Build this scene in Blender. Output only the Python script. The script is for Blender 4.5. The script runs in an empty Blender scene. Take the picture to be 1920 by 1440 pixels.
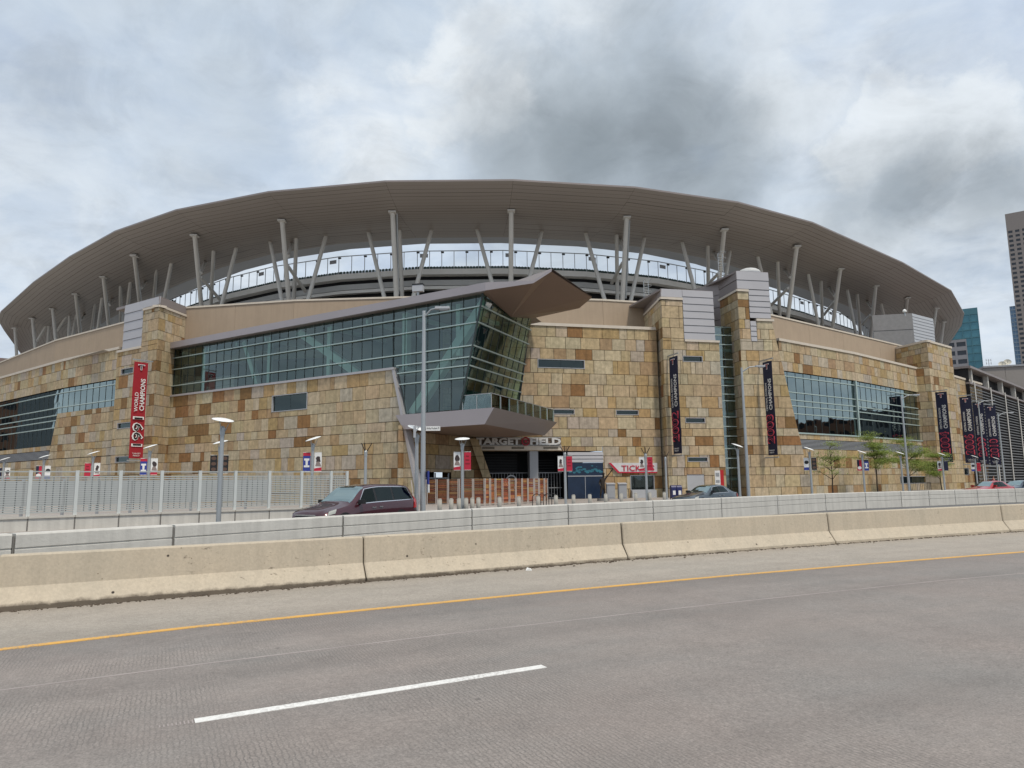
import bpy, bmesh, math, random
from mathutils import Vector, Matrix
random.seed(7)
C = bpy.context.scene.collection
scene = bpy.context.scene
R = math.radians
# ------------------------------------------------------------------ camera, sky, sun, exposure
F = 1333.0; PITCH = math.atan(185/1333); ROLL = .0116; EYE = 1.75
def ray(px, py):                       # direction of a pixel of the 1920x1440 photograph
    u = (px-960)/F; v = (720-py)/F
    a = u*math.cos(ROLL)+v*math.sin(ROLL); b = -u*math.sin(ROLL)+v*math.cos(ROLL)
    return Vector((a, math.cos(PITCH)-b*math.sin(PITCH), math.sin(PITCH)+b*math.cos(PITCH)))
CAM = Vector((0, 0, EYE))
def on_z(px, py, z):
    d = ray(px, py); return CAM + d*((z-EYE)/d.z)
def at_y(px, py, Y):
    d = ray(px, py); return CAM + d*(Y/d.y)
cam = bpy.data.cameras.new('camera'); camo = bpy.data.objects.new('camera', cam); C.objects.link(camo)
cam.sensor_width = 36; cam.lens = 36*F/1920; cam.clip_end = 6000; cam.clip_start = .1
r0 = Vector((1, 0, 0)); u0 = Vector((0, -math.sin(PITCH), math.cos(PITCH))); f0 = Vector((0, math.cos(PITCH), math.sin(PITCH)))
rr = r0*math.cos(ROLL)-u0*math.sin(ROLL); uu = r0*math.sin(ROLL)+u0*math.cos(ROLL)
M = Matrix((rr, uu, -f0)).transposed().to_4x4(); M.translation = CAM
camo.matrix_world = M; scene.camera = camo
scene.view_settings.view_transform = 'Standard'; scene.view_settings.look = 'None'
scene.view_settings.exposure = 0.0; scene.view_settings.gamma = 1; scene.view_settings.use_curve_mapping = False
scene.cycles.max_bounces = 7; scene.cycles.transparent_max_bounces = 12; scene.cycles.caustics_reflective = False; scene.cycles.caustics_refractive = False

SUN_EL, SUN_AZ = 62, 145               # azimuth clockwise from +Y (behind the camera, to its right)
sd = Vector((math.sin(R(SUN_AZ))*math.cos(R(SUN_EL)), math.cos(R(SUN_AZ))*math.cos(R(SUN_EL)), math.sin(R(SUN_EL))))
sl = bpy.data.lights.new('sun', 'SUN'); sl.energy = 2.6; sl.angle = R(6); sl.color = (1, .915, .785)
so = bpy.data.objects.new('sun', sl); C.objects.link(so); so.rotation_euler = sd.to_track_quat('Z', 'Y').to_euler(); so.location = (0, -40, 80)

world = bpy.data.worlds.new('World'); scene.world = world; world.use_nodes = True
class NT:
    def __init__(s, t): s.t = t; s.n = t.nodes; s.l = t.links
    def new(s, typ, **k):
        n = s.n.new(typ)
        for a, b in k.items():
            if a.startswith('i_'):
                key = a[2:]; key = int(key) if key.isdigit() else key.replace('_', ' ')
                if hasattr(b, 'is_output'): s.l.new(b, n.inputs[key])
                else: n.inputs[key].default_value = b
            else: setattr(n, a, b)
        return n
    def math(s, op, a, b=0.0, clamp=False):
        n = s.n.new('ShaderNodeMath'); n.operation = op; n.use_clamp = clamp
        for i, v in enumerate((a, b)):
            if hasattr(v, 'is_output'): s.l.new(v, n.inputs[i])
            else: n.inputs[i].default_value = v
        return n.outputs[0]
    def ramp(s, f, pts, interp='LINEAR'):
        n = s.n.new('ShaderNodeValToRGB'); s.l.new(f, n.inputs[0]); e = n.color_ramp.elements; n.color_ramp.interpolation = interp
        while len(e) < len(pts): e.new(.5)
        for k, (p, c) in enumerate(pts):
            e[k].position = p; e[k].color = (c, c, c, 1) if isinstance(c, (int, float)) else (*c, 1)
        return n.outputs[0]
    def mix(s, f, a, b, bt='MIX'):
        n = s.n.new('ShaderNodeMix'); n.data_type = 'RGBA'; n.blend_type = bt
        for i, v in ((0, f), (6, a), (7, b)):
            if hasattr(v, 'is_output'): s.l.new(v, n.inputs[i])
            elif i == 0: n.inputs[0].default_value = v
            else: n.inputs[i].default_value = (*v, 1)
        return n.outputs[2]
    def noise(s, vec, scale, detail=4, rough=.55, dist=0):
        n = s.n.new('ShaderNodeTexNoise'); n.inputs['Scale'].default_value = scale; n.inputs['Detail'].default_value = detail
        n.inputs['Roughness'].default_value = rough; n.inputs['Distortion'].default_value = dist
        if vec is not None: s.l.new(vec, n.inputs['Vector'])
        return n.outputs['Fac']
def build_world():
    t = NT(world.node_tree)
    for n in list(t.n): t.n.remove(n)
    out = t.new('ShaderNodeOutputWorld')
    sky = t.new('ShaderNodeTexSky', sky_type='NISHITA', sun_disc=False, sun_elevation=R(SUN_EL), sun_rotation=R(SUN_AZ), air_density=1, dust_density=1.5)
    b1 = t.new('ShaderNodeBackground', i_Color=sky.outputs[0], i_Strength=.1)
    tc = t.new('ShaderNodeTexCoord'); d = tc.outputs['Generated']
    sep = t.new('ShaderNodeSeparateXYZ', i_0=d)
    zc = t.math('ADD', t.math('MAXIMUM', sep.outputs[2], 0.0), .30)
    px = t.math('DIVIDE', sep.outputs[0], zc); py = t.math('DIVIDE', sep.outputs[1], zc)
    pl = t.new('ShaderNodeCombineXYZ', i_0=px, i_1=py, i_2=0.0).outputs[0]
    big = t.noise(pl, 1.5, 7, .55, .25); fine = t.noise(pl, 4.2, 9, .6, .45); med = t.noise(pl, 2.4, 6, .55, .2)
    # warped directions, so that the cloud masses get ragged outlines
    def warp(scale, det, rough, amp):
        nz = t.new('ShaderNodeTexNoise', i_Scale=scale, i_Detail=det, i_Roughness=rough, i_Vector=d)
        sub = t.new('ShaderNodeVectorMath', operation='SUBTRACT', i_0=nz.outputs['Color']); sub.inputs[1].default_value = (.5, .5, .5)
        sc = t.new('ShaderNodeVectorMath', operation='SCALE', i_0=sub.outputs[0]); sc.inputs['Scale'].default_value = amp
        ad = t.new('ShaderNodeVectorMath', operation='ADD', i_0=d, i_1=sc.outputs[0])
        return t.new('ShaderNodeVectorMath', operation='NORMALIZE', i_0=ad.outputs[0]).outputs[0]
    soft_d = warp(3.3, 9.0, .60, .25); crisp_d = warp(6.5, 9.0, .62, .22)
    def blob(p, rad, soft, nrm):         # a cloud bank standing in one direction of the sky
        v = ray(*p).normalized()
        dt = t.new('ShaderNodeVectorMath', operation='DOT_PRODUCT', i_0=nrm); dt.inputs[1].default_value = v
        a = t.math('ARCCOSINE', t.math('MINIMUM', dt.outputs['Value'], .99999))
        n = t.new('ShaderNodeMapRange', interpolation_type='SMOOTHSTEP'); t.l.new(a, n.inputs[0])
        n.inputs[1].default_value = rad-soft; n.inputs[2].default_value = rad+soft; n.inputs[3].default_value = 1; n.inputs[4].default_value = 0
        return n.outputs[0]
    def bank(lst, nrm):
        o = None
        for p, rad, soft, k in lst:
            b = t.math('MULTIPLY', blob(p, rad, soft, nrm), k); o = b if o is None else t.math('MAXIMUM', o, b)
        return o
    halo = bank((((1180, 265), .175, .09, .8), ((1710, 325), .12, .07, .55), ((420, 190), .09, .08, .45), ((90, 130), .12, .1, .3), ((250, -500), .3, .25, .4)), soft_d)
    dark = bank((((1120, 255), .085, .07, 1.0), ((1240, 235), .085, .065, .9), ((1350, 225), .06, .05, .7), ((1000, 300), .08, .07, .75), ((1300, 300), .075, .06, .7), ((1690, 345), .055, .045, .75), ((1590, 345), .045, .04, .55), ((1840, 355), .05, .045, .65)), soft_d)
    white = bank((((870, 180), .075, .02, .9), ((905, 90), .05, .02, .6), ((690, 265), .075, .04, .8), ((1640, 240), .07, .018, .85), ((1790, 235), .07, .018, .8), ((1600, 60), .15, .06, .5), ((1470, 170), .065, .04, .7), ((1900, 60), .15, .08, .35), ((1720, 480), .15, .08, .45), ((1090, 25), .06, .03, .55), ((200, 620), .2, .15, .3), ((60, 380), .10, .06, .4)), crisp_d)
    base = t.ramp(big, [(.3, (.50, .595, .76)), (.45, (.59, .685, .81)), (.6, (.70, .78, .87)), (.75, (.60, .67, .76))])
    base = t.mix(t.ramp(fine, [(.4, 0.0), (.66, .6)]), base, (.72, .80, .87))
    base = t.mix(t.ramp(t.noise(pl, 7.5, 8, .62, .6), [(.36, .42), (.55, 0.0)]), base, (.46, .57, .72))
    base = t.mix(halo, base, t.ramp(med, [(.3, (.43, .49, .545)), (.7, (.58, .65, .71))]))
    wf = t.math('MULTIPLY', white, t.ramp(fine, [(.38, .35), (.52, 1.0)]))
    base = t.mix(wf, base, (.83, .88, .92))
    base = t.mix(t.math('MULTIPLY', dark, t.ramp(med, [(.25, .78), (.6, 1.0)])), base, t.ramp(t.noise(pl, 3.0, 5, .5), [(.3, (.25, .295, .335)), (.7, (.36, .41, .45))]))
    base = t.mix(1.0, base, t.ramp(t.noise(pl, 5.5, 9, .62, .5), [(.34, .87), (.5, 1.0), (.62, 1.05)]), 'MULTIPLY')
    b2 = t.new('ShaderNodeBackground', i_Color=base, i_Strength=1.0)
    cov = t.ramp(med, [(.22, .55), (.42, .97)])
    mx = t.new('ShaderNodeMixShader', i_0=cov, i_1=b1.outputs[0], i_2=b2.outputs[0])
    t.l.new(mx.outputs[0], out.inputs[0])
build_world()

# ------------------------------------------------------------------ materials
MATS = {}
def mat(name, col, rough=.7, metal=0.0, var=.12, scale=2.0, bump=0.0, bscale=30, spec=.5, attr=False, streak=0.0, coat=0.0):
    if name in MATS: return MATS[name]
    m = bpy.data.materials.new(name); m.use_nodes = True; t = NT(m.node_tree); p = t.n['Principled BSDF']
    tc = t.new('ShaderNodeTexCoord'); o = tc.outputs['Object']
    if attr:
        a = t.new('ShaderNodeAttribute', attribute_name='tone'); base = a.outputs['Color']
    else:
        rgb = t.new('ShaderNodeRGB'); rgb.outputs[0].default_value = (*col, 1); base = rgb.outputs[0]
    if var:
        n = t.noise(o, scale, 6, .6)
        f = t.ramp(n, [(.25, 1-var), (.75, 1+var*.8)])
        base = t.mix(1.0, base, f, 'MULTIPLY')
    if streak:
        mp = t.new('ShaderNodeMapping', i_Vector=o); mp.inputs['Scale'].default_value = (2.2, 2.2, .14)
        n = t.noise(mp.outputs[0], 1.6, 5, .65)
        base = t.mix(1.0, base, t.ramp(n, [(.35, 1-streak), (.6, 1.0)]), 'MULTIPLY')
    t.l.new(base, p.inputs['Base Color']); p.inputs['Roughness'].default_value = rough; p.inputs['Metallic'].default_value = metal
    p.inputs['Specular IOR Level'].default_value = spec
    if coat: p.inputs['Coat Weight'].default_value = coat; p.inputs['Coat Roughness'].default_value = .04
    if bump:
        n = t.noise(o, bscale, 5, .6)
        b = t.new('ShaderNodeBump', i_Height=n, i_Strength=bump, i_Distance=.02); t.l.new(b.outputs[0], p.inputs['Normal'])
    MATS[name] = m; return m
def glass(name, tint, refl=.22, rough=.02, fm=1.0):
    m = bpy.data.materials.new(name); m.use_nodes = True; t = NT(m.node_tree)
    t.n.remove(t.n['Principled BSDF']); out = t.n['Material Output']
    tr = t.new('ShaderNodeBsdfTransparent'); tr.inputs[0].default_value = (*tint, 1)
    tc = t.new('ShaderNodeTexCoord'); n = t.noise(tc.outputs['Object'], .35, 2, .5)
    bp = t.new('ShaderNodeBump', i_Height=n, i_Strength=.25, i_Distance=.05)
    gl = t.new('ShaderNodeBsdfGlossy', i_Roughness=rough, i_Normal=bp.outputs[0]); gl.inputs[0].default_value = (.78, .93, .91, 1)
    fr = t.new('ShaderNodeFresnel', i_IOR=1.5)
    f = t.math('ADD', t.math('MULTIPLY', fr.outputs[0], fm), refl, True)
    mx = t.new('ShaderNodeMixShader', i_0=f, i_1=tr.outputs[0], i_2=gl.outputs[0]); t.l.new(mx.outputs[0], out.inputs[0])
    MATS[name] = m; return m

stone_m = mat('sandstone', (.5, .4, .25), .88, var=.30, scale=2.6, bump=.6, bscale=9, attr=True, streak=.2)
mortar_m = mat('stone_joint', (.085, .062, .04), .95)
stucco_m = mat('tan_stucco', (.40, .31, .225), .92, var=.06, scale=.6, bump=.15, bscale=40, streak=.06)
cope_m = mat('coping_stone', (.62, .55, .46), .8, var=.08)
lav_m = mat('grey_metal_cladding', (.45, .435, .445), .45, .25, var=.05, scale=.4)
lavd_m = mat('roof_and_shaded_cladding', (.27, .235, .225), .5, .2, var=.05, scale=.4)  # darker tone for roofs and cladding sides; box sides carry shade in the colour
canopy_m = mat('canopy_metal', (.325, .287, .257), .42, .1, var=.05, scale=.12)
canopy2_m = mat('canopy_inner_metal', (.50, .52, .55), .6, var=.05, scale=.2)
bill_m = mat('bronze_soffit_panel', (.24, .165, .125), .5, .1, var=.05, scale=.3)
fasc_m = mat('fascia_metal', (.37, .335, .345), .45, .25, var=.05, scale=.3)
steel_m = mat('painted_steel', (.60, .58, .54), .5, var=.05, scale=.8)
beam_m = mat('painted_beam', (.74, .72, .68), .6, var=.08, scale=.5)
terr_m = mat('roof_gravel', (.46, .44, .41), .9, var=.1)
beamd_m = mat('deck_underside', (.45, .45, .44), .8, var=.1, scale=.4)
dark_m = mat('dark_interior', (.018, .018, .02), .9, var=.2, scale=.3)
mull_m = mat('mullion_aluminium', (.46, .56, .53), .4, .3, var=.03)
mulld_m = mat('mullion_dark', (.035, .05, .05), .5)
glassw_m = glass('teal_glass', (.60, .82, .75), .085)
glassr_m = glass('green_glass', (.30, .55, .46), .10)
glassh_m = glass('blue_grey_glass', (.16, .27, .27), .26)
glasss_m = glass('slit_glass', (.25, .42, .40), .035)
glassc_m = glass('clear_glass', (.86, .9, .9), .06)
conc_m = mat('wall_concrete', (.60, .58, .535), .88, var=.10, scale=1.1, bump=.35, bscale=14, streak=.14)
galv_m = mat('galvanised_steel', (.42, .44, .45), .45, .5, var=.06, scale=3)
fence_m = mat('fence_steel', (.46, .48, .465), .5, .25, var=.05, scale=2)
white_m = mat('white_enamel', (.82, .82, .80), .4, var=.03)
whiteq_m = mat('white_print', (.80, .79, .77), .7, var=.04)
red_m = mat('red_cloth', (.34, .012, .022), .75, var=.06)
crimson_m = mat('crimson_print', (.50, .02, .05), .75, var=.05)
navy_m = mat('navy_cloth', (.012, .015, .045), .75, var=.08)
blue_m = mat('blue_print', (.03, .05, .28), .7, var=.05)
black_m = mat('black_paint', (.012, .012, .013), .5, var=.1)
tyre_m = mat('rubber', (.02, .02, .02), .85)
bronze_m = mat('dark_bronze', (.045, .035, .028), .45, .6, var=.2, scale=4)
wood_m = mat('cedar_board', (.34, .14, .055), .7, var=.25, scale=5, attr=True)
bark_m = mat('bark', (.055, .04, .03), .9, var=.3, scale=6, bump=.6, bscale=25)
grey_m = mat('grey_paint', (.33, .34, .36), .55, var=.05)
ltgrey_m = mat('light_grey_metal', (.46, .47, .49), .5, .2, var=.05)

def road_material(name, base, alt, warm, tine=True):
    m = bpy.data.materials.new(name); m.use_nodes = True; t = NT(m.node_tree); p = t.n['Principled BSDF']
    o = t.new('ShaderNodeTexCoord').outputs['Object']
    mp = t.new('ShaderNodeMapping', i_Vector=o); mp.inputs['Rotation'].default_value = (0, 0, -R(26)); v = mp.outputs[0]
    st = t.new('ShaderNodeMapping', i_Vector=v); st.inputs['Scale'].default_value = (.10, .9, 1)
    lanes = t.noise(st.outputs[0], 1.0, 5, .6)
    patch = t.noise(v, .35, 5, .6); grit = t.noise(v, 55, 3, .7); grit2 = t.noise(v, 16, 4, .65)
    col = t.mix(t.ramp(patch, [(.35, 0.0), (.65, 1.0)]), base, alt)
    col = t.mix(t.ramp(lanes, [(.42, 0.0), (.7, .55)]), col, warm)
    col = t.mix(1.0, col, t.ramp(grit, [(.25, .62), (.5, 1.0), (.78, 1.34)]), 'MULTIPLY')
    col = t.mix(1.0, col, t.ramp(grit2, [(.3, .86), (.7, 1.1)]), 'MULTIPLY')
    wh = t.new('ShaderNodeMapping', i_Vector=v); wh.inputs['Scale'].default_value = (.02, .55, 1)
    path = t.noise(wh.outputs[0], 1.0, 3, .5)
    col = t.mix(1.0, col, t.ramp(path, [(.36, .86), (.5, 1.0), (.66, 1.07)]), 'MULTIPLY')
    blot = t.noise(v, 1.7, 6, .7); col = t.mix(1.0, col, t.ramp(blot, [(.28, .88), (.5, 1.0), (.74, 1.07)]), 'MULTIPLY')
    vo = t.new('ShaderNodeTexVoronoi', feature='F1', i_Vector=v, i_Scale=1.1)
    drip = t.math('MULTIPLY', t.ramp(vo.outputs['Distance'], [(.02, 1.0), (.045, 0.0)]), t.ramp(t.noise(v, .7, 2), [(.52, 0.0), (.56, 1.0)]))
    col = t.mix(t.math('MULTIPLY', drip, .7), col, (.06, .055, .05))
    h = grit
    if tine:
        w = t.new('ShaderNodeTexWave', wave_type='BANDS', bands_direction='X', i_Vector=v, i_Scale=8.3, i_Distortion=4.5, i_Detail=4.0)
        w.inputs['Detail Scale'].default_value = 1.6
        msk = t.ramp(t.noise(v, .55, 4, .6), [(.41, .08), (.60, 1.0)])
        wf = t.math('MULTIPLY', t.ramp(w.outputs['Fac'], [(.0, 1.0), (.28, 0.0)]), msk)
        col = t.mix(t.math('MULTIPLY', t.math('MULTIPLY', wf, t.ramp(grit2, [(.35, .25), (.65, 1.0)])), .72), col, (.10, .095, .09))
        h = t.math('SUBTRACT', grit, t.math('MULTIPLY', wf, .6))
    t.l.new(col, p.inputs['Base Color']); p.inputs['Roughness'].default_value = .82
    b = t.new('ShaderNodeBump', i_Height=h, i_Strength=.35, i_Distance=.01); t.l.new(b.outputs[0], p.inputs['Normal'])
    MATS[name] = m; return m
road_m = road_material('tined_concrete_road', (.250, .216, .196), (.232, .215, .200), (.283, .243, .217))
shoulder_m = road_material('shoulder_concrete', (.345, .302, .255), (.325, .292, .25), (.37, .325, .272), False)
asph_m = road_material('street_asphalt', (.12, .12, .12), (.105, .105, .11), (.14, .135, .13), False)
plaza_m = road_material('plaza_concrete', (.36, .32, .285), (.34, .31, .29), (.37, .33, .29), False)
ground_m = road_material('city_ground', (.22, .21, .2), (.2, .2, .19), (.24, .22, .2), False)
def paint(name, col, under, wear):
    m = bpy.data.materials.new(name); m.use_nodes = True; t = NT(m.node_tree); p = t.n['Principled BSDF']; o = t.new('ShaderNodeTexCoord').outputs['Object']
    n = t.noise(o, 26, 6, .75); n2 = t.noise(o, 1.3, 4, .6)
    k = t.math('MULTIPLY', t.ramp(n, [(.46, 1.0), (.54, 0.0)]), t.ramp(n2, [(.35, wear), (.6, wear*.25)]))
    c = t.mix(t.ramp(t.noise(o, 3, 5, .6), [(.3, .0), (.75, .22)]), col, tuple(x*.72 for x in col))
    t.l.new(t.mix(k, c, under), p.inputs['Base Color']); p.inputs['Roughness'].default_value = .75; MATS[name] = m; return m
yellow_m = paint('yellow_line_paint', (.74, .40, .075), (.27, .235, .20), .75)
linew_m = paint('white_line_paint', (.80, .79, .76), (.26, .23, .215), .55)
joint_m = mat('pale_joint', (.325, .285, .27), .85, var=.2, scale=2)

def barrier_material():
    m = bpy.data.materials.new('barrier_concrete'); m.use_nodes = True; t = NT(m.node_tree); p = t.n['Principled BSDF']
    o = t.new('ShaderNodeTexCoord').outputs['Object']
    n1 = t.noise(o, .8, 6, .6); n2 = t.noise(o, 22, 4, .6)
    col = t.mix(t.ramp(n1, [(.3, 0.0), (.7, 1.0)]), (.53, .452, .345), (.475, .415, .325))
    st = t.new('ShaderNodeMapping', i_Vector=o); st.inputs['Scale'].default_value = (3.2, 3.2, .35)
    col = t.mix(1.0, col, t.ramp(t.noise(st.outputs[0], 1.5, 6, .7), [(.34, .91), (.55, 1.0), (.75, 1.04)]), 'MULTIPLY')
    col = t.mix(1.0, col, t.ramp(n2, [(.3, .90), (.7, 1.06)]), 'MULTIPLY')
    vo = t.new('ShaderNodeTexVoronoi', feature='F1', i_Vector=o, i_Scale=2.3)
    sp = t.math('MULTIPLY', t.ramp(vo.outputs['Distance'], [(.045, 1.0), (.07, 0.0)]), t.ramp(t.noise(o, 1.2, 2), [(.5, 0.0), (.53, 1.0)]))
    col = t.mix(sp, col, (.035, .025, .02))
    vo2 = t.new('ShaderNodeTexVoronoi', feature='F1', i_Vector=o, i_Scale=9.0)
    sp2 = t.math('MULTIPLY', t.ramp(vo2.outputs['Distance'], [(.07, .8), (.12, 0.0)]), t.ramp(t.noise(o, 2.5, 2), [(.56, 0.0), (.6, 1.0)]))
    col = t.mix(sp2, col, (.16, .12, .08))
    mp = t.new('ShaderNodeMapping', i_Vector=o); mp.inputs['Rotation'].default_value = (0, .22, -R(26)); mp.inputs['Scale'].default_value = (.7, 9, 9)
    scr = t.noise(mp.outputs[0], 1.6, 6, .7)
    col = t.mix(t.math('MULTIPLY', t.ramp(scr, [(.60, 0.0), (.68, .75)]), t.ramp(t.noise(o, .5, 2), [(.46, 0.0), (.58, 1.0)])), col, (.13, .10, .075))
    z = t.new('ShaderNodeSeparateXYZ', i_0=o).outputs[2]
    ed = t.math('ADD', z, t.math('MULTIPLY', t.math('SUBTRACT', t.noise(o, 4.5, 6, .72), .5), .16))
    col = t.mix(t.ramp(ed, [(.02, .92), (.075, 0.0)]), col, (.12, .095, .07))
    t.l.new(col, p.inputs['Base Color']); p.inputs['Roughness'].default_value = .85
    b = t.new('ShaderNodeBump', i_Height=n2, i_Strength=.25, i_Distance=.01); t.l.new(b.outputs[0], p.inputs['Normal'])
    return m
barrier_m = barrier_material()

# ------------------------------------------------------------------ mesh helpers
class MB:
    def __init__(s): s.v = []; s.f = []; s.c = []
    def poly(s, pts, col=None):
        i = len(s.v); s.v += [tuple(p) for p in pts]; s.f.append(tuple(range(i, i+len(pts)))); s.c.append(col)
    def faces(s, vs, fs, col=None):
        i = len(s.v); s.v += [tuple(p) for p in vs]
        for f in fs: s.f.append(tuple(i+k for k in f)); s.c.append(col)
    def prism(s, pts, d, col=None, cap_back=True):       # pts: front polygon (counter-clockwise from outside); d: vector to the back
        n = len(pts); d = Vector(d); pts = [Vector(p) for p in pts]
        fs = [tuple(range(n))] + [(k, k+n, (k+1) % n+n, (k+1) % n) for k in range(n)]
        if cap_back: fs.append(tuple(range(2*n-1, n-1, -1)))
        s.faces(pts+[p+d for p in pts], fs, col)
    def box(s, c, size, rz=0, col=None):
        c = Vector(c); a, b, h = [x/2 for x in size]; ca, sa = math.cos(rz), math.sin(rz)
        P = []
        for z in (-h, h):
            for x, y in ((-a, -b), (a, -b), (a, b), (-a, b)): P.append(c+Vector((x*ca-y*sa, x*sa+y*ca, z)))
        s.faces(P, [(3, 2, 1, 0), (4, 5, 6, 7), (0, 1, 5, 4), (1, 2, 6, 5), (2, 3, 7, 6), (3, 0, 4, 7)], col)
    def beam(s, p0, p1, w, h, up=(0, 0, 1), col=None):
        p0 = Vector(p0); p1 = Vector(p1); d = (p1-p0).normalized(); u = Vector(up)
        if abs(d.dot(u)) > .98: u = Vector((0, 1, 0))
        x = d.cross(u).normalized(); y = x.cross(d).normalized()
        P = [p+x*a*w/2+y*b*h/2 for p in (p0, p1) for a, b in ((-1, -1), (1, -1), (1, 1), (-1, 1))]
        s.faces(P, [(0, 1, 2, 3), (7, 6, 5, 4), (0, 4, 5, 1), (1, 5, 6, 2), (2, 6, 7, 3), (3, 7, 4, 0)], col)
    def tube(s, p0, p1, r0, r1=None, n=10, col=None):
        r1 = r0 if r1 is None else r1; p0 = Vector(p0); p1 = Vector(p1); d = (p1-p0).normalized()
        u = Vector((0, 0, 1)) if abs(d.z) < .95 else Vector((1, 0, 0)); x = d.cross(u).normalized(); y = d.cross(x)
        P = [p+(x*math.cos(2*math.pi*k/n)+y*math.sin(2*math.pi*k/n))*r for p, r in ((p0, r0), (p1, r1)) for k in range(n)]
        s.faces(P, [(k, (k+1) % n, n+(k+1) % n, n+k) for k in range(n)]+[tuple(range(n-1, -1, -1)), tuple(range(n, 2*n))], col)
    def mesh(s, name, m, smooth=False, off=None):
        me = bpy.data.meshes.new(name)
        v = s.v if off is None else [(a-off[0], b-off[1], c-off[2]) for a, b, c in s.v]
        me.from_pydata(v, [], s.f); me.materials.append(m)
        if any(c is not None for c in s.c):
            ca = me.color_attributes.new('tone', 'FLOAT_COLOR', 'CORNER'); k = 0; dat = []
            for f, c in zip(s.f, s.c):
                c = c or (.4, .35, .25)
                dat += [*c, 1]*len(f)
            ca.data.foreach_set('color', dat)
        if smooth: me.polygons.foreach_set('use_smooth', [True]*len(me.polygons))
        me.update(); return me
ORG = {}
def thing(name, label, cat, loc=(0, 0, 0), rz=0, group=None):
    o = bpy.data.objects.new(name, None); C.objects.link(o); o.location = loc; o.rotation_euler = (0, 0, rz); o.empty_display_size = .3
    o['label'] = label; o['category'] = cat
    if group: o['group'] = group
    ORG[o.name] = Vector(loc); return o
def link(name, me, parent=None, label=None, kind=None):
    o = bpy.data.objects.new(name, me); C.objects.link(o)
    if parent is not None: o.parent = parent; ORG[o.name] = ORG[parent.name]
    else: ORG[o.name] = Vector((0, 0, 0))
    if label: o['label'] = label
    if kind: o['kind'] = kind
    return o
def part(name, mb, m, parent, label=None, kind=None, smooth=False, local=False):   # mb in world space unless local
    return link(name, mb.mesh(name, m, smooth, None if local else ORG[parent.name]), parent, label, kind)
def struct(name, mb, m, parent=None, smooth=False):
    o = link(name, mb.mesh(name, m, smooth), parent)
    if parent is None: o['kind'] = 'structure'
    return o
def tag(o, label, cat, group=None):
    o['label'] = label; o['category'] = cat
    if group: o['group'] = group
def dup(o, parent=None):
    c = o.copy(); C.objects.link(c)
    if parent is not None: c.parent = parent
    ORG[c.name] = ORG.get(o.name, Vector((0, 0, 0)))
    for ch in list(o.children): dup(ch, c)
    return c
class Frame:                                   # a wall plane: s runs to the right, z up, n points to the viewer's side
    def __init__(s, A, B, ez=(0, 0, 1)):
        s.O = Vector((*A, 0)) if len(A) == 2 else Vector(A); B = Vector((*B, 0)) if len(B) == 2 else Vector(B)
        s.L = (B-s.O).length; s.ex = (B-s.O).normalized(); ez = Vector(ez)
        s.ez = (ez-s.ex*ez.dot(s.ex)).normalized(); s.n = s.ex.cross(s.ez).normalized()
    def p(s, a, z, off=0): return s.O+s.ex*a+s.ez*z+s.n*off
    def px(s, x, y):
        d = ray(x, y); t = (s.O-CAM).dot(s.n)/d.dot(s.n); q = CAM+d*t-s.O
        return (q.dot(s.ex), q.dot(s.ez))
    def pts(s, l): return [s.px(*q) for q in l]
def clip(poly, conv):                          # Sutherland-Hodgman; both counter-clockwise
    out = list(poly)
    for k in range(len(conv)):
        a, b = conv[k], conv[(k+1) % len(conv)]; inp, out = out, []
        side = lambda q: (b[0]-a[0])*(q[1]-a[1])-(b[1]-a[1])*(q[0]-a[0])
        for j in range(len(inp)):
            p, q = inp[j], inp[(j+1) % len(inp)]; sp, sq = side(p), side(q)
            if sp >= 0: out.append(p)
            if (sp >= 0) != (sq >= 0):
                t = sp/(sp-sq); out.append((p[0]+(q[0]-p[0])*t, p[1]+(q[1]-p[1])*t))
        if not out: return []
    return out
def area(p): return .5*sum(p[k][0]*p[(k+1) % len(p)][1]-p[(k+1) % len(p)][0]*p[k][1] for k in range(len(p)))
def ccw(p): return list(p) if area(p) > 0 else list(p)[::-1]
def rect(a, b, c, d): return [(a, c), (b, c), (b, d), (a, d)]
def inset(poly, g):                            # convex polygon shrunk by g on every side
    n = len(poly); lines = []
    for k in range(n):
        a, b = poly[k], poly[(k+1) % n]; dx, dy = b[0]-a[0], b[1]-a[1]; L = math.hypot(dx, dy)
        if L < 1e-4: continue
        lines.append(((a[0]-dy/L*g, a[1]+dx/L*g), (dx/L, dy/L)))
    cx = sum(q[0] for q in poly)/n; cy = sum(q[1] for q in poly)/n
    out = rect(cx-80, cx+80, cy-80, cy+80)
    for (p, d) in lines:
        inp, out = out, []
        side = lambda q: d[0]*(q[1]-p[1])-d[1]*(q[0]-p[0])
        for j in range(len(inp)):
            u, w = inp[j], inp[(j+1) % len(inp)]; su, sw = side(u), side(w)
            if su >= 0: out.append(u)
            if (su >= 0) != (sw >= 0):
                t = su/(su-sw); out.append((u[0]+(w[0]-u[0])*t, u[1]+(w[1]-u[1])*t))
        if not out: return []
    return out
def text_mb(string, size, bold=0.0, depth=.02):
    cu = bpy.data.curves.new('lettering', 'FONT'); cu.body = string; cu.size = size; cu.offset = bold; cu.extrude = depth; cu.align_x = 'CENTER'; cu.align_y = 'CENTER'; cu.resolution_u = 2
    ob = bpy.data.objects.new('lettering', cu); C.objects.link(ob)
    me = bpy.data.meshes.new_from_object(ob); bpy.data.objects.remove(ob); bpy.data.curves.remove(cu)
    return me
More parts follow.
